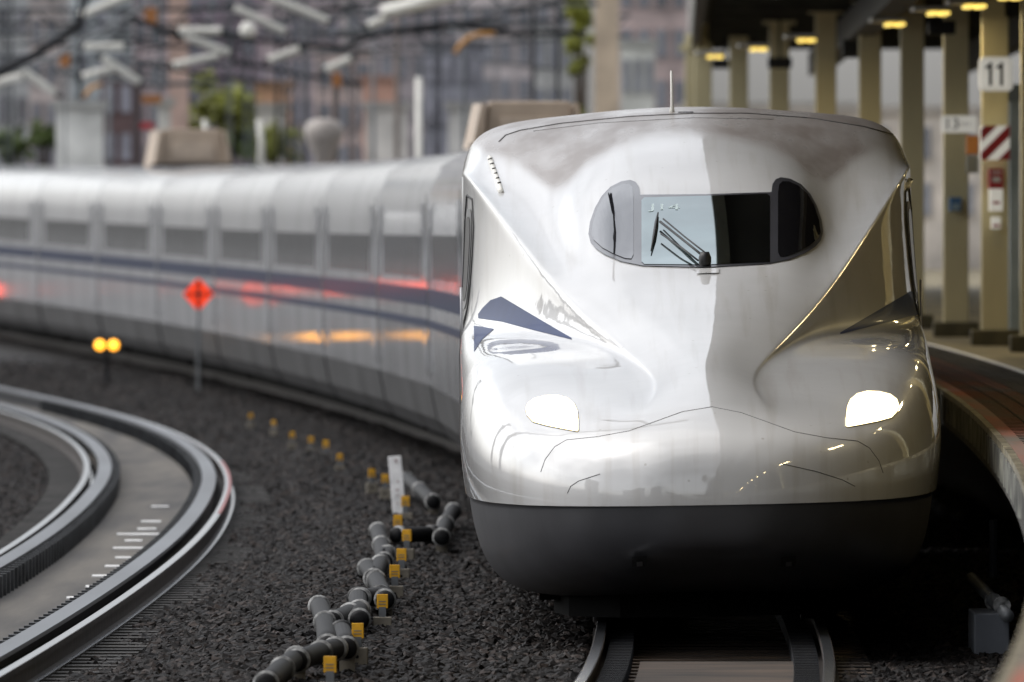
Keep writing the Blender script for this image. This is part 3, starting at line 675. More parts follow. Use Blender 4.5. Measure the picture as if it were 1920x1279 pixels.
for z, w in ((.54,.03),(.52,.022),(.33,.02),(.25,.03),(.2,.018),(.12,.02)): sm.box((random.uniform(-.01,.015),-.028,z),(w,.003,.012), ry=.2)
sm.build('faded_marks', mat('faded_red', (.42,.28,.27), .8), st)

# ------------------------------------------------------------------ orange diamond sign, twin amber lamps
p = PZ(372, 732, -.2); sg_ = empty('warning_sign', p); s = F/p.y; tag(sg_, 'bright orange diamond sign with a black cross on a thin grey pole', 'sign')
zc = CH-(552-HZ)/s-p.z; h = 29/s
MB().tube([(0,.02,0),(0,.02,zc)], .028, 10).build('pole', galv, sg_)
MB().add([(-h,0,zc),(-h*.12,0,zc-h*.98),(h*.12,0,zc-h*.98),(h,0,zc),(h*.12,0,zc+h*.98),(-h*.12,0,zc+h*.98)]+[(-h,.012,zc),(-h*.12,.012,zc-h*.98),(h*.12,.012,zc-h*.98),(h,.012,zc),(h*.12,.012,zc+h*.98),(-h*.12,.012,zc+h*.98)],
   [(0,1,2,3,4,5),(6,7,8,9,10,11)]+[(i,(i+1)%6,(i+1)%6+6,i+6) for i in range(6)]).build('plate', dia_m, sg_)
MB().box((0,-.008,zc),(.05,.008,h*1.8)).build('cross', ink, sg_); MB().box((0,-.010,zc),(h*1.7,.008,.04)).build('cross', ink, sg_)
def twin(px, py, z, label, mt, sep=.23, r=.083, grp=None):
    p = PZ(px, py, z); t = empty('signal_lamp', (p.x, p.y, -.25+ZT(p.y))); tag(t, label, 'signal lamp', grp)
    H = z+.25-ZT(p.y)
    MB().tube([(0,.1,0),(0,.1,H)], .04, 8).build('post', dark_m, t)
    MB().box((0,.1,H),(sep+.25,.14,.26)).build('housing', black_m, t, bevel=.02)
    for sd in (-1, 1): MB().tube([(sd*sep/2,0.03,H),(sd*sep/2,-.01,H),(sd*sep/2,-.03,H)], [r,r,r*.7], 20).build('lamp', mt, t, smooth=True)
    return t
twin(200, 647, .42, 'twin amber lamps glowing low in front of the far train cars', amber)

# ------------------------------------------------------------------ platform, posts, canopy (right)
dz = np.concatenate([np.arange(18,90,3.0), np.arange(90,330,5.0)])
PT = 1.25
plat = empty('platform'); tag(plat, 'curving station platform with red paver edge right of the train', 'platform')
def pl_sheet(o0, o1, z, mt, name, thick=.02):
    return MB().sweep([(o0,z),(o1,z),(o1,z-thick),(o0,z-thick)], [(Xe(d),d,0) for d in dz]).build(name, mt, plat)
pl_sheet(.05, 14, PT, plat_m, 'deck', .22)
pl_sheet(0, .05, PT+.004, cop_m, 'coping', .05)
pl_sheet(.003, .048, PT-.05, face_m, 'edge_beam', .25)
pl_sheet(.052, .62, PT+.005, plat_red, 'red_paving', .004)
pl_sheet(.63, 1.05, PT+.005, plat_grey, 'grey_paving', .004)
MB().sweep([(1.06,PT+.012),(1.12,PT+.012),(1.12,PT+.001),(1.06,PT+.001)], [(Xe(d),d,0) for d in dz]).build('white_line', white_m, plat)
MB().sweep([(.95,PT-.23),(14,PT-.23),(14,-.5),(.95,-.5)], [(Xe(d),d,0) for d in dz]).build('under_wall', black_m, plat)  # black colour stands in for the shade below the platform overhang
jn = MB()
for d in np.arange(44,150,.6): jn.box((Xe(d)+.6,d,PT+.007),(.9,.03,.006))
for o_ in (.3,.46,.78,.92): jn.sweep([(o_,PT+.010),(o_+.012,PT+.010),(o_+.012,PT+.004),(o_,PT+.004)], [(Xe(d),d,0) for d in dz])
jn.build('paver_joints', bed_m, plat)['kind'] = 'stuff'
cp = MB()
for d in np.arange(80,118,1.6): cp.box((Xe(d)-.004,d,PT-.14),(.012,.9,.2))
cp.build('edge_patches', mat('patched_concrete', (.2,.2,.17), .8, var=.5, vs=4), plat)['kind'] = 'stuff'

PD_ = [(1940,652,144,58),(1865,636,150,54),(1792,626,159,49),(1710,0,169,46),(1631,0,179.5,43),(1548,0,190,41),(1461,0,202,38),(1385,0,214,36),(1318,0,226,34),(1300,0,240,30)]
post0 = empty('platform_post')
MB().box((0,0,2.3),(.30,.30,4.6)).build('shaft', post_m, post0, bevel=.01)
MB().box((0,0,.09),(.54,.5,.18)).build('base', mat('post_base', (.10,.085,.04), .6, var=.3, vs=3), post0, bevel=.02)
MB().box((0,0,4.35),(.5,.36,.12)).build('capital', post_m, post0)
PN = ['cream platform post at the right edge of the photo', 'cream platform post carrying the number 11 sign and red stripes', 'cream platform post with a blue sticker and the 13 sign',
      'cream platform post just right of the train roof corner', 'fifth cream platform post from the right', 'sixth cream platform post from the right', 'seventh cream platform post from the right', 'eighth cream platform post from the right', 'ninth cream platform post from the right, dark brown', 'farthest cream platform post behind the train aerial']
for i, (px, py, d, w) in enumerate(PD_):
    c = post0 if i == 0 else copy_tree(post0)
    c.location = ((px-960)*d/F, d, PT); tag(c, PN[i], 'post', 'cream posts along the platform')
for d in np.arange(132.5, 40, -9.4):
    c = copy_tree(post0); c.location = (Xe(d)+1.95, d, PT)
    tag(c, 'cream post of the near platform row outside the right edge, mirrored in the train flank', 'post', 'near platform posts')
r = empty('shading_wall', (27, -60, 0)); tag(r, 'unseen dim cream wall far right, added to darken the train flank', 'wall')  # wall added out of view to darken the right side of the train
MB().box((.2,120,2.2),(.4,280,7.4)).build('wall', mat('shading_wall_cream', (.20,.18,.11), .7, var=.3, vs=.4), r)
for k in range(26): MB().box((-.08,5+k*10,2.2),(.2,.8,7.2)).build('pier', beam_m, r)
# canopy over platform and half the track
def Xk(d): return 1.50+.0125*max(0, d-100)-.0*(d-100)
can = empty('platform_canopy'); tag(can, 'dark station canopy with deep beams over platform and train', 'canopy')
cd = np.arange(-60,246,4.0)
MB().sweep([(0,6.1),(28,6.1),(28,5.95),(0,5.95)], [(Xk(d),d,0) for d in cd]).build('roof_deck', roof_under, can)  # deck extended far right, out of view, to keep that side dark
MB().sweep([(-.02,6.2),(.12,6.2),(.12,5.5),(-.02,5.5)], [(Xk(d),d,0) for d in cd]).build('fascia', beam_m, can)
for k, d in enumerate(np.arange(60,240,9.6)):
    MB().box((Xk(d)+6.0,d,5.72),(11.5,.22,.45)).build('cross_beam', beam_m, can)
for o_, w in ((2.1,.3),(4.6,.3),(8.0,.3)):
    MB().sweep([(o_,5.5),(o_+w,5.5),(o_+w,5.1),(o_,5.1)], [(Xk(d) if o_<4 else Xk(d),d,0) for d in np.arange(60,242,6)]).build('long_beam', beam_m, can)
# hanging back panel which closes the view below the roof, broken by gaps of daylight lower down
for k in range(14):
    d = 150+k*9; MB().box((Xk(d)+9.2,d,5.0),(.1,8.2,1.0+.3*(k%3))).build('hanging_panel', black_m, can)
# fluorescent fittings on the canopy
fx = empty('ceiling_light')
MB().box((0,0,.03),(.42,1.3,.06)).build('housing', fix_m, fx, bevel=.01)
for k in (0,1): MB().box((.02+k*.13,0,-.025),(.105,1.26,.035)).build('tube', flu, fx, bevel=.015)
LPX = [(1330,104),(1411,90),(1500,73),(1664,43),(1745,22),(1812,9),(1880,-8)]
la = bpy.data.lights.new('tube_light', 'AREA'); la.shape = 'RECTANGLE'; la.size = .3; la.size_y = 1.2; la.energy = 24; la.color = (1, .80, .42)
lo = bpy.data.objects.new('tube_light', la); S.collection.objects.link(lo); lo.parent = fx; lo.location = (0,0,-.07)
nm = ['farthest lit yellow ceiling light, left above the train aerial','second lit yellow ceiling light from the left','third lit yellow ceiling light from the left','fourth lit yellow ceiling light, above the train roof corner','fifth lit yellow ceiling light from the left','sixth lit yellow ceiling light, above the 13 sign post','nearest lit yellow ceiling light at the top right corner']
k = 0
for i, (px, py) in enumerate(LPX):
    z = 5.02; d = F*(z-CH)/(HZ-py); c = fx if k == 0 else copy_tree(fx)
    c.location = ((px-960)*d/F, d, z); tag(c, nm[i], 'ceiling light', 'lit lamps under the canopy'); k += 1
for d in np.arange(36,124,5.5):                                       # the same row goes on above and behind the photographer's field of view
    c = copy_tree(fx); c.location = (Xe(d)+2.7, d, 5.02)
    tag(c, 'lit lamp of the row over the near platform, seen only mirrored in the train side', 'ceiling light', 'near lamps of the canopy row')
# dark hanging displays
for i, (px, py, w, h, d) in enumerate([(1765,52,52,26,158),(1905,10,50,50,150),(1605,92,52,34,180),(1462,118,45,20,200),(1360,120,50,18,215)]):
    p = PD(px, py, d); r = empty('hanging_display', p); s = F/d
    tag(r, ['black hanging display box between the 13 post and its neighbour','black hanging display box cut by the top right corner','black hanging display box over the train roof corner','small black hanging display over the train roof','farthest black hanging display near the train aerial'][i], 'display', 'black display boxes under the canopy')
    MB().box((0,0,0),(w/s,.3,h/s)).build('case', black_m, r, bevel=.02); MB().tube([(0,0,h/s/2),(0,0,6.0-p.z)], .02, 6).build('hanger', dark_m, r)
# sign 11
def sign_box(px, py, w, h, d, label, cat='sign', name='platform_sign', mt=None, thick=.12, bev=.05):
    p = PD(px, py, d); s = F/d; r = empty(name, p); tag(r, label, cat)
    MB().box((0,0,0),(w/s,thick,h/s)).build('panel', mt or sign_w, r, bevel=bev); return r, s, thick
r, s, th = sign_box(1867,139,64,64,149.2,'square white rounded sign with the black number 11 on a cream post')
for q in (-.062, .062):
    one = [(.018,-.13),(.018,.13),(-.010,.13),(-.022,.105),(-.058,.088),(-.058,.058),(-.018,.068),(-.018,-.13)]
    MB().add([(q+x,-th/2-.011,z) for x, z in one]+[(q+x,-th/2-.006,z) for x, z in one], [tuple(range(8)),tuple(range(8,16))]+[(i,(i+1)%8,(i+1)%8+8,i+8) for i in range(8)]).build('numeral', ink, r)
MB().box((0,-th/2-.003,0),(46/s,.004,46/s)).build('face', mat('sign_face', (.8,.78,.72), .4, emit=(1,.97,.88), es=.25), r)
r, s, th = sign_box(1798,233,66,32,158.4,'narrow white sign reading 13 hung on a cream post', bev=.01)
t = text_mesh('13', .19, ink, r, 'numeral', .003); t.rotation_euler = (math.pi/2,0,0); t.location = (-.09,-th/2-.005,0)
t = text_mesh('JR R-5', .05, mat('sign_grey_ink', (.2,.15,.15), .6), r, 'small_print', .003); t.data.name = 'small_print'; t.rotation_euler = (math.pi/2,0,0); t.location = (.07,-th/2-.005,0)
# red and white stripe band
p = PD(1865,268,149.6); r = empty('hazard_band', p); tag(r, 'red and white diagonal hazard stripes wrapped on the number 11 post', 'hazard stripes')
s = F/149.6; w, h = 54/s, 64/s
MB().box((0,-.01,0),(w,.33*0+.3,h)).build('backing', sign_w, r)
q = MB()
def clip_par(x0, slope, wd):                                          # diagonal band clipped to the panel
    P = [(-w/2,-h/2),(w/2,-h/2),(w/2,h/2),(-w/2,h/2)]
    def cl_(P, f):
        out = []
        for a, b_ in zip(P, P[1:]+P[:1]):
            fa, fb = f(a), f(b_)
            if fa >= 0: out.append(a)
            if fa*fb < 0: t_ = fa/(fa-fb); out.append((a[0]+(b_[0]-a[0])*t_, a[1]+(b_[1]-a[1])*t_))
        return out
    P = cl_(P, lambda p: (p[1]-slope*p[0])-x0); P = cl_(P, lambda p: x0+wd-(p[1]-slope*p[0])) if P else P
    return P
for x0 in (-.36,-.09,.17):
    P = clip_par(x0, 1.0, .14)
    if len(P) > 2:
        n = len(P); q.add([(x,-.166,z) for x, z in P]+[(x,-.161,z) for x, z in P], [tuple(range(n)), tuple(range(n,2*n))]+[(i,(i+1)%n,(i+1)%n+n,i+n) for i in range(n)])
q.build('red_stripe', red_s, r)
for px, py, w, h, mt, lab, nm_ in [(1867,335,27,38,red_s,'red notice on the number 11 post','notice'),(1867,375,24,42,sign_w,'white box below the red notice on the number 11 post','notice_box'),
      (1867,418,16,22,sign_w,'small pink and white sticker low on the number 11 post','sticker'),(1791,383,22,26,blue_s,'small blue sticker on the post that carries the 13 sign','sticker')]:
    r, s, th = sign_box(px, py, w, h, (149.6 if px > 1800 else 158.6), lab, 'notice', nm_, mt, .36, .005)
    if mt is red_s:
        MB().box((0,-.184,-.01),(.09,.004,.06)).build('pictogram', white_m, r); MB().box((0,-.184,.07),(.11,.004,.02)).build('print_lines', white_m, r)
    elif mt is blue_s: MB().box((0,-.184,.0-.03),(.1,.004,.07)).build('print_lines', mat('pale_blue',(.3,.4,.45),.5), r)
    else: MB().box((0,-.184,-.03),(.08,.004,.03)).build('print_lines', mat('dull_red',(.5,.1,.1),.5), r)
r, s, th = sign_box(1823,272,24,36,152,'orange box with a grey unit below, beside the number 11 post','emergency box','emergency_box',orange_s,.2,.01)
MB().box((0,0,-.22),(.13,.18,.2)).build('lower_unit', galv, r)
# stand and pipe under the platform
p = PZ(1856,1260,-.3); r = empty('concrete_plinth', (p.x,p.y,-.3)); tag(r, 'grey concrete plinth with a pipe in the dark below the platform edge', 'plinth')
MB().box((0,.2,.2),(.24,1.2,.42)).build('block', mat('plinth_grey',(.13,.14,.16),.7), r, bevel=.01)
MB().tube([(-.02,3,.55),(.02,1.2,.5),(.10,-.6,.40)], .045, 12).build('pipe', galv, r, smooth=True)
MB().tube([(.08,1.5,.6),(.08,1.5,1.0)], .03, 8).build('riser', dark_m, r)
for y in (-.2,.7): MB().tube([(.04+.03*(1-y),y-.03,.46),(.04+.03*(1-y),y+.03,.46)], .06, 14).build('ring', ring_m, r)

# ------------------------------------------------------------------ backdrop beyond the platform (right)
def bld(name, x0, x1, y0, y1, d, col, label, win=None, wcol=(.12,.14,.17), depth=12, cat='building', z0=None, grid=None):
    a = PD(x0, y1, d); c = PD(x1, y0, d); zb = z0 if z0 is not None else -.9
    gy = sum(col)/3; col = tuple(.7*c+.3*gy for c in col); kk = min(3.4, .85/max(col)) if max(col) > .58 else min(3.4, .70/max(col)); col = tuple(c*kk*q for c, q in zip(col, (1.06,1.0,.90))); m_ = bpy.data.materials.get(name+str(col)) or mat(name+str(col), col, .8, var=.25, vs=.7)
    r = empty(name, ((a.x+c.x)/2, d, zb)); tag(r, label, cat)
    w = c.x-a.x; h = c.z-zb
    MB().box((0,depth/2,h/2),(w,depth,h)).build('wall', m_, r)
    MB().box((0,depth/2,h+.1),(w+.2,depth+.2,.2)).build('roof', mat('roof_'+name+str(int(x0)),tuple(np.array(col)*.5),.8), r)
    if grid:
        nx, nz = grid; wm = bpy.data.materials.get('win'+str(wcol)) or mat('win'+str(wcol), wcol, .2, var=.3, vs=.7, spec=.7)
        zl = max(1.0, 2.2-zb)
        fr = mat('frm'+str(int(x0)), tuple(np.array(col)*.7), .6)
        for i in range(nx):
            for j in range(nz):
                cx = -w/2+w*(i+.5)/nx; cz = zl+(h-zl)*(j+.5)/nz; ww, hh = w/nx*.6, (h-zl)/nz*.55
                f = MB().box((cx,-.02,cz),(ww+.12,.08,hh+.12)).build('window', fr, r); MB().box((cx,-.07,cz),(ww,.03,hh)).build('pane', wm, f)
    return r
bld('light_hall', 1280, 2000, 215, 700, 300, (.85,.80,.78), 'pale hall wall glimpsed between the platform posts', depth=6, grid=(9,2), wcol=(.35,.36,.4))
bld('light_hall', 1290, 1600, 205, 700, 360, (.85,.84,.83), 'white high wall seen above the train roof between dark posts', depth=6)
rr_ = bld('glass_screen', 1893, 1912, 190, 560, 156, (.25,.33,.36), 'pale blue glass screen between the two rightmost posts', depth=.3, cat='screen', z0=PT)

# ------------------------------------------------------------------ backdrop left
BL = [
 (-120,60,-80,300,420,(.42,.50,.60),'bluish office block at the top left corner with dark floor lines',(5,6)),
 (55,110,-60,300,410,(.46,.42,.45),'narrow pinkish grey block right of the bluish office block',(2,6)),
 (100,320,-80,300,470,(.36,.44,.52),'blue grey glass block behind the far beige roof cover',(6,6)),
 (190,252,140,300,400,(.06,.035,.04),'dark maroon block above the far beige roof cover',(2,3)),
 (250,330,-50,300,440,(.26,.21,.25),'mauve grey block left of the pink pillar',(3,6)),
 (316,352,-60,310,330,(.46,.31,.28),'pink brick pillar left of the green trees',None),
 (350,480,-60,260,480,(.15,.12,.17),'dark purple block behind the green trees',(4,5)),
 (478,545,165,310,360,(.50,.27,.14),'orange brown low house right of the green trees',(2,2)),
 (476,532,208,244,355,(.75,.75,.74),'white low shed in front of the orange house',None),
 (470,640,-60,300,500,(.19,.16,.19),'dark mauve block behind the dark masts',(5,6)),
 (590,700,100,310,390,(.34,.27,.28),'pinkish block behind the rounded grey housing',(3,4)),
 (680,742,155,310,375,(.50,.26,.20),'salmon coloured house front',None),
 (686,764,205,310,365,(.72,.74,.78),'white shed with dark foot left of the white pole',None),
 (650,860,-70,300,480,(.23,.21,.25),'broad grey mauve block behind the white pole',(7,6)),
 (795,905,90,310,400,(.10,.11,.15),'dark slate block right of the white pole',(4,4)),
 (840,905,205,310,350,(.60,.62,.66),'pale low shed beside the near beige roof cover',None),
 (860,1070,-70,300,460,(.30,.28,.32),'grey block above the near beige roof cover',(6,7)),
 (1000,1075,60,230,420,(.30,.32,.35),'grey block left of the green vine column',(3,4)),
 (1115,1160,-60,300,300,(.56,.46,.36),'cream pillar right of the green vine column',None),
 (1158,1290,-60,300,380,(.33,.26,.28),'pinkish brown building next to the canopy',(4,5)),
 (1164,1228,88,205,372,(.55,.60,.62),'pale window bay on the pinkish brown building',(3,3)),
 (105,192,205,300,300,(.62,.67,.72),'white blue tank house left of the far beige roof cover',None),
 (296,318,200,300,310,(.75,.78,.8),'thin white panel left of the pink pillar',None),
]
for x0,x1,y0,y1,d,col,lab,gr in BL:
    bld('city_building', x0, x1, y0, y1, d, col, lab, grid=gr, depth=10 if d > 390 else 1.0, wcol=(.32,.33,.37) if col[0] > .2 else (.4,.4,.46))
# street lights of the town behind: balcony strips for texture
def tree(px, py, d, w, h, mt, label, n=900):
    s = F/d; p = PD(px, py, d); base = -.9; r = empty('city_tree', (p.x, d, base)); tag(r, label, 'tree', 'trees behind the train')
    zc = p.z-base; R = w/2/s; H = h/2/s
    tr = MB().tube([(0,0,0),(.05,0,zc*.5),(0,.1,zc)], [.16,.12,.05], 8)
    for k in range(5):
        a = k*1.3; tr.tube([(0,0,zc*.5+k*.1),(R*.6*math.cos(a),R*.6*math.sin(a),zc+H*.3*math.sin(k))], [.06,.02], 6)
    tr.build('trunk', bark_m, r)
    m_ = MB(); cl_ = [(random.gauss(0,.45)*R, random.gauss(0,.45)*R, zc+random.gauss(0,.45)*H) for _ in range(22)]
    for _ in range(n):
        c = random.choice(cl_); q = Vector(c)+Vector([random.gauss(0,.16)*min(R,H) for _ in range(3)])
        a = Vector([random.uniform(-1,1) for _ in range(3)]).normalized(); b_ = a.orthogonal().normalized(); e = .11
        m_.add([q-a*e, q+b_*e*.6, q+a*e, q-b_*e*.6], [(0,1,2,3)])
    m_.build('crown', mt, r, recalc=False)
tree(408,215,335,120,150,leaf_y,'yellow green tree behind the train, right of the pink pillar',1600)
tree(425,265,338,110,80,leaf_g,'low green bush behind the far train roof',1400)
tree(510,272,346,75,75,leaf_y,'small yellow green bush right of the dark mast',700)
tree(1088,90,310,50,230,leaf_y,'tall green vine column beside the cream pillar',1800)
tree(20,270,350,70,60,leaf_g,'small dark green bush at the far left above the train',600)
tree(82,255,350,50,60,leaf_g,'blue green bush right of the far left bush',500)

# masts, gantries, wires, insulators
def mast(px, w, d, label, mt=mast_m, topy=-80, lattice=True, roty=300):
    s = F/d; x = (px-960)/s; zt = CH+(HZ-topy)/s; r = empty('catenary_mast', (x, d, -.9)); tag(r, label, 'mast', 'thin background masts' if label.startswith('one of') else 'catenary masts'); W_ = w/s; H = zt+.9
    if lattice:
        m_ = MB()
        for sx in (-1,1):
            for sy in (-1,1): m_.box((sx*W_/2,sy*W_/2,H/2),(W_*.28,W_*.28,H))
        k = int(H/(W_*1.6))
        for i in range(k):
            z0, z1 = H*i/k, H*(i+1)/k; sgn = 1 if i%2 else -1
            for sy in (-1,1): m_.tube([(-sgn*W_/2,sy*W_/2,z0),(sgn*W_/2,sy*W_/2,z1)], W_*.08, 5)
        m_.build('lattice', mt, r)
    else: MB().tube([(0,0,0),(0,0,H)], W_/2, 12).build('shaft', mt, r, smooth=True)
    MB().box((0,0,.3),(W_*2,W_*2,.6)).build('footing', concrete, r)
    return r
mast(468, 17, 305, 'dark mast topped by a white globe, left of the orange house', topy=78)
mast(545, 20, 300, 'thick dark lattice mast right of the orange house')
mast(572, 9, 300, 'thin grey mast just right of the thick dark one', mt=mast_m, lattice=False)
mast(660, 14, 330, 'dark lattice mast behind the broad grey block')
mast(15, 14, 330, 'grey lattice mast at the far left edge')
mast(785, 12, 280, 'plain white pole standing behind the train roof', mt=insul, topy=145, lattice=False)
mast(300, 9, 320, 'thin grey mast left of the pink pillar', lattice=False)
mast(150, 8, 320, 'thin dark mast above the tank house', lattice=False, mt=dark_m)
mast(745, 10, 345, 'thin brownish mast left of the white pole', mt=mat('rusty_mast',(.18,.14,.12),.7), lattice=False)
mast(1000, 8, 350, 'thin dark mast above the near beige roof cover', lattice=False, mt=dark_m)
mast(630, 14, 300, 'rusty dark mast with an orange collar', mt=mat('brown_mast',(.08,.05,.04),.7), topy=150, lattice=False)
p = PD(465,57,304); r = empty('globe_lamp', p); tag(r, 'white globe on top of the dark mast', 'lamp'); MB().lathe((0,0,0),[(.02,-.2),(.14,-.15),(.2,0),(.14,.15),(.02,.2)],16).build('globe', insul, r, smooth=True); MB().tube([(0,0,-.3),(0,0,-.18)], .06, 8).build('collar', dark_m, r)
# truss beams
def truss(pts, d, hgt, label):
    r = empty('gantry_beam', PD(*pts[0], d)); tag(r, label, 'gantry', 'overhead line gantries'); o = PD(*pts[0], d); m_ = MB(); s = F/d
    P = [PD(x, y, d)-o for x, y in pts]; a, b_ = P[0], P[-1]
    for sy in (0,.4):
        for dz_ in (0, hgt):
            m_.tube([a+Vector((0,sy,dz_)), b_+Vector((0,sy,dz_))], .045, 6)
        k = max(2, int((b_-a).length/hgt/1.1))
        for i in range(k):
            q0 = a.lerp(b_, i/k); q1 = a.lerp(b_, (i+1)/k); u_ = hgt if i % 2 else 0
            m_.tube([q0+Vector((0,sy,u_)), q1+Vector((0,sy,hgt-u_))], .03, 5)
    m_.build('truss', mast_m, r); return r
truss([(-80,62),(700,62)], 312, .55, 'grey lattice gantry across the top left')
truss([(560,100),(1180,66)], 335, .5, 'darker lattice gantry reaching to the vine column')
truss([(-80,130),(470,150)], 345, .4, 'low lattice gantry behind the insulators')
truss([(600,30),(1120,8)], 300, .45, 'upper lattice gantry left of the canopy')
def rod(pts, w, d, mt, name, label, cat, grp=None, sheds=False):
    o = PD(*pts[0], d); s = F/d; P = [PD(x, y, d+.02*i)-o for i, (x, y) in enumerate(pts)]; 
    if sheds:
        r = empty(name, o); tag(r, label, cat, grp); L = (P[-1]-P[0]); n = max(6, int(L.length/.05)); pp = []; rs_ = []
        for i in range(n*2+1): pp.append(P[0]+L*i/(2*n)); rs_.append(w/2/s*(1 if i % 2 else .72))
        MB().tube(pp, rs_, 10).build('sheds', mt, r, smooth=True)
        dr = L.normalized()
        MB().tube([P[0]-dr*.14, P[0]], w/4/s, 8).build('end_fitting', dark_m, r); MB().tube([P[-1], P[-1]+dr*.14], w/4/s, 8).build('end_fitting', dark_m, r)
        return r
    m_ = MB().tube(P, w/2/s, 8).build(name, mt, smooth=True); m_.location = o; return tag(m_, label, cat, grp)
INS = [((440,15),(535,60),'long white insulator sloping down left of the dark masts'),((505,-5),(615,40),'white insulator cut by the top edge above the masts'),((335,58),(415,58),'level white insulator above the pink pillar'),
 ((342,66),(430,100),'white insulator sloping right from the pink pillar'),((325,123),(412,103),'white insulator rising right over the pink pillar'),((158,88),(232,88),'level white insulator in the upper left'),
 ((192,108),(262,155),'white insulator sloping steeply above the maroon block'),((155,144),(212,128),'short white insulator left of the steep one'),((-20,158),(42,143),'white insulator at the left edge'),
 ((40,130),(104,176),'white insulator sloping down near the left edge'),((504,113),(562,92),'white insulator between the two dark masts'),((610,131),(658,110),'grey white insulator right of the masts'),((690,48),(725,34),'short stubby insulator near the thick tube'),
 ((150,30),(240,-8),'white insulator at the top left corner')]
for a, b_, lab in INS: rod([a, b_], 18, 292, insul, 'insulator', lab, 'insulator', 'white insulators of the overhead line', True)
rod([(715,24),(780,8),(850,-12)], 26, 292, insul, 'feeder_tube', 'thick pale tube at the top edge in the middle', 'tube')
rod([(853,100),(862,86),(880,70),(900,64),(928,63)], 9, 285, hose_m, 'cable_bracket', 'bent orange bracket hanging over the near roof cover', 'bracket')
rod([(158,182),(170,165),(190,158)], 8, 300, hose_m, 'cable_bracket', 'small orange bracket hanging over the tank house', 'bracket')
rod([(165,-10),(150,45),(110,75),(50,112),(-20,145)], 16, 280, dark_m, 'feeder_cable', 'thick sagging black cable at the top left', 'cable')
rod([(230,25),(290,50),(345,75)], 10, 290, dark_m, 'feeder_cable', 'short black cable above the mauve block', 'cable')
rod([(-20,150),(120,100),(260,20),(300,-10)], 7, 284, galv, 'contact_wire', 'grey wire sweeping to the top left', 'wire')
rod([(330,60),(480,75),(640,90),(720,60),(830,45),(960,62)], 9, 296, dark_m, 'feeder_cable', 'dark cable line running across the upper middle', 'cable')
rod([(600,20),(760,-5)], 8, 296, dark_m, 'feeder_cable', 'dark cable beneath the thick pale tube', 'cable')
rod([(770,60),(900,40),(1060,-2)], 6, 300, dark_m, 'feeder_cable', 'dark cable right of the thick pale tube', 'cable')
rod([(930,62),(1100,62)], 9, 300, dark_m, 'feeder_cable', 'level dark bar left of the vine column', 'cable')
for i, (a, b_) in enumerate([((0,20),(500,8)),((0,45),(640,30)),((0,85),(300,70)),((620,70),(1100,30))]):
    rod([a, ((a[0]+b_[0])/2,(a[1]+b_[1])/2+6), b_], 4, 305+i*4, dark_m, 'contact_wire', ['highest thin overhead wire at the top left','second thin overhead wire from the top left','third thin overhead wire, ending over the mauve block','thin overhead wire in the upper middle'][i], 'wire', 'thin overhead wires')
for i, (px, w, d) in enumerate([(120,7,350),(205,8,340),(258,6,360),(395,7,350),(430,8,330),(520,7,345),(605,8,350),(700,7,335),(820,9,350),(870,7,345),(930,8,360),(1045,8,345)]):
    mast(px, w, d, 'one of the thin blurred line masts crowding the background behind the train', mt=[mast_m, galv, dark_m][i % 3], lattice=i % 2 == 0)
for i in range(16):
    x0 = random.uniform(-40,900); y0 = random.uniform(-5,150); L_ = random.uniform(80,300); dy = random.uniform(-60,60)
    o = rod([(x0,y0),(x0+L_*.5,y0+dy*.4+8),(x0+L_,y0+dy)], random.choice([3,4,6,8]), random.uniform(286,330), random.choice([dark_m,galv,mast_m]), 'support_arm', 'one of the thin dark cross arms tangled among the overhead masts', 'support arm', 'cross arms of the overhead line')
# rounded housing on far roof, small things
p = PD(607,300,268); r = empty('insulator_housing', p); tag(r, 'grey rounded funnel shaped housing above the far train roof', 'housing')
MB().lathe((0,0,0),[(.12,-.3),(.18,0),(.36,.42),(.40,.62),(.32,.78),(.1,.84)],20).build('cone', mat('housing_grey',(.38,.34,.31),.5), r, smooth=True)
MB().lathe((0,0,-.36),[(.25,0),(.25,.08)],14).build('flange', dark_m, r)
for x, lab in ((388,'pale goose neck post left of the dark mast, above the train roof'),(490,'short pale post right of the dark mast')):
    p = PD(x,300,262); r = empty('roof_post', p); tag(r, lab, 'post'); MB().tube([(0,0,-.3),(0,0,.4),(-.05,0,.8)], [.09,.06,.05], 8).build('stem', insul, r, smooth=True); MB().box((0,0,-.2),(.4,.3,.2)).build('foot', dark_m, r)
for x, y, w, h, mt, lab in [(276,236,26,12,red_s,'small red sign above the far beige roof cover'),(632,150,18,26,orange_s,'orange collar box on the rusty mast'),(283,30,24,30,orange_s,'orange tile sign at the upper left'),(122,112,20,26,orange_s,'orange brown sign at the left'),(285,186,38,16,orange_s,'orange awning left of the pink pillar')]:
    p = PD(x,y,296); r = empty('small_sign', p); s = F/296; tag(r, lab, 'sign'); MB().box((0,0,0),(w/s,.1,h/s)).build('plate', mt, r, bevel=.01); MB().tube([(0,.1,-CH*.0-.1),(0,.1,-p.z-.9)], .02, 6).build('stem', galv, r)
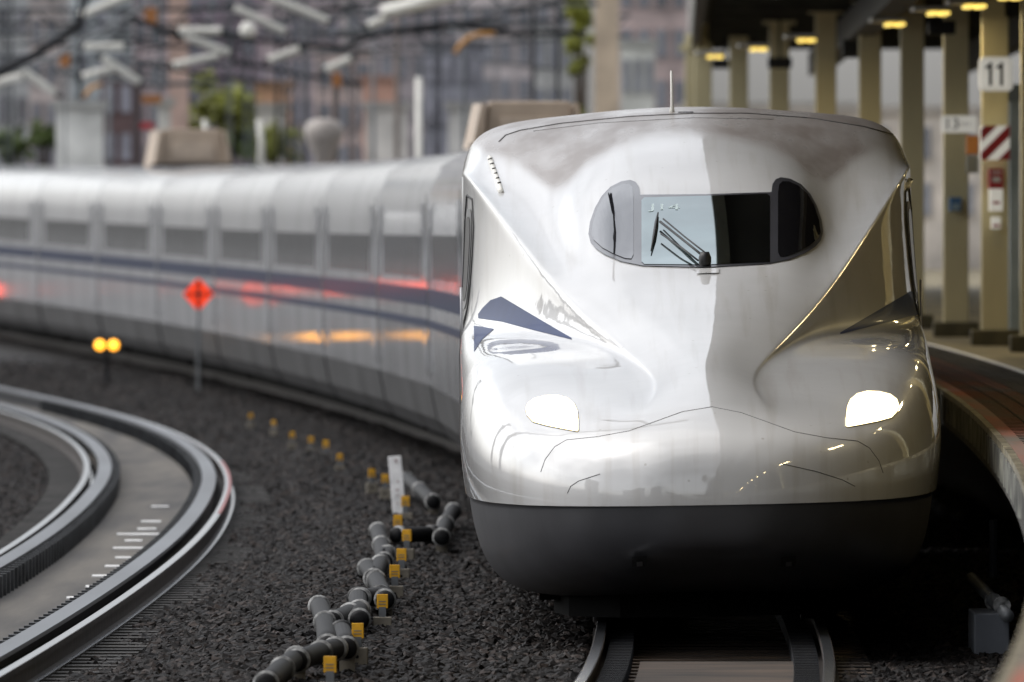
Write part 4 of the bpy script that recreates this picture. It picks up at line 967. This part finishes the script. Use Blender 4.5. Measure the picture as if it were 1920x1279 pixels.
# two masts left of the frame that the cab glass mirrors
for d in (112, 138):
    r = empty('catenary_mast', (-9, d, -.9)); tag(r, 'trackside mast outside the left edge, mirrored in the cab side window', 'mast', 'mirrored trackside masts')
    MB().tube([(0,0,0),(0,0,9)], .16, 10).build('shaft', dark_m, r); MB().tube([(0,0,7.2),(2.6,0,7.5)], .05, 6).build('arm', dark_m, r)
r = empty('reflection_portal', (-8, 106, -.9)); tag(r, 'added overhead line portal above the frame, there for its reflection in the cab side window', 'gantry')  # unseen portal added for the reflection it gives in the side glass
MB().tube([(0,0,0),(0,0,15.5)], .2, 12).build('mast', dark_m, r)
MB().box((4.2,0,15.2),(8.6,.3,.4)).build('beam', mast_m, r)
MB().tube([(7.25,0,15),(7.25,0,10.0)], .07, 10).build('drop_post', dark_m, r)

for i, (x, y, w, h, dpt) in enumerate([(-62,20,26,13,20),(-48,-50,20,17,20),(-22,-90,24,12,14),(-90,70,30,18,20),(6,-120,22,14,14)]):
    r = empty('city_building', (x, y, -.9)); tag(r, ['flat grey block left of the camera and out of frame','tall grey block behind the camera to the left','low wide block behind the camera','far tall block left of the frame','block straight behind the camera'][i], 'building')
    MB().box((0,0,h/2),(w,dpt,h)).build('wall', mat('back_wall_%d' % i, (.22+.03*i,.21+.02*i,.22), .8), r)
    for k in range(5):
        MB().box((0,dpt/2+.05,2+k*h/5.5),(w*.9,.1,1.1)).build('window_band', cglass, r); MB().box((w/2+.05,0,2+k*h/5.5),(.1,dpt*.9,1.1)).build('window_band', cglass, r)
# red marker lamps outside the left edge, mirrored in the carriage sides
for x, d in ((-13.6,298),):
    r = empty('signal_lamp', (x, d, -.5)); tag(r, 'lit red marker lamps left of the frame, mirrored in the carriage sides', 'signal lamp', 'red marker lamps')
    MB().box((0,.15,1.2),(1.5,.2,.55)).build('housing', black_m, r); MB().tube([(0,.15,0),(0,.15,1)], .06, 8).build('post', dark_m, r)
    for k in (-.4,.4): MB().tube([(k,.03,1.2),(k,-.02,1.2)], .2, 18).build('lamp', redlamp, r)
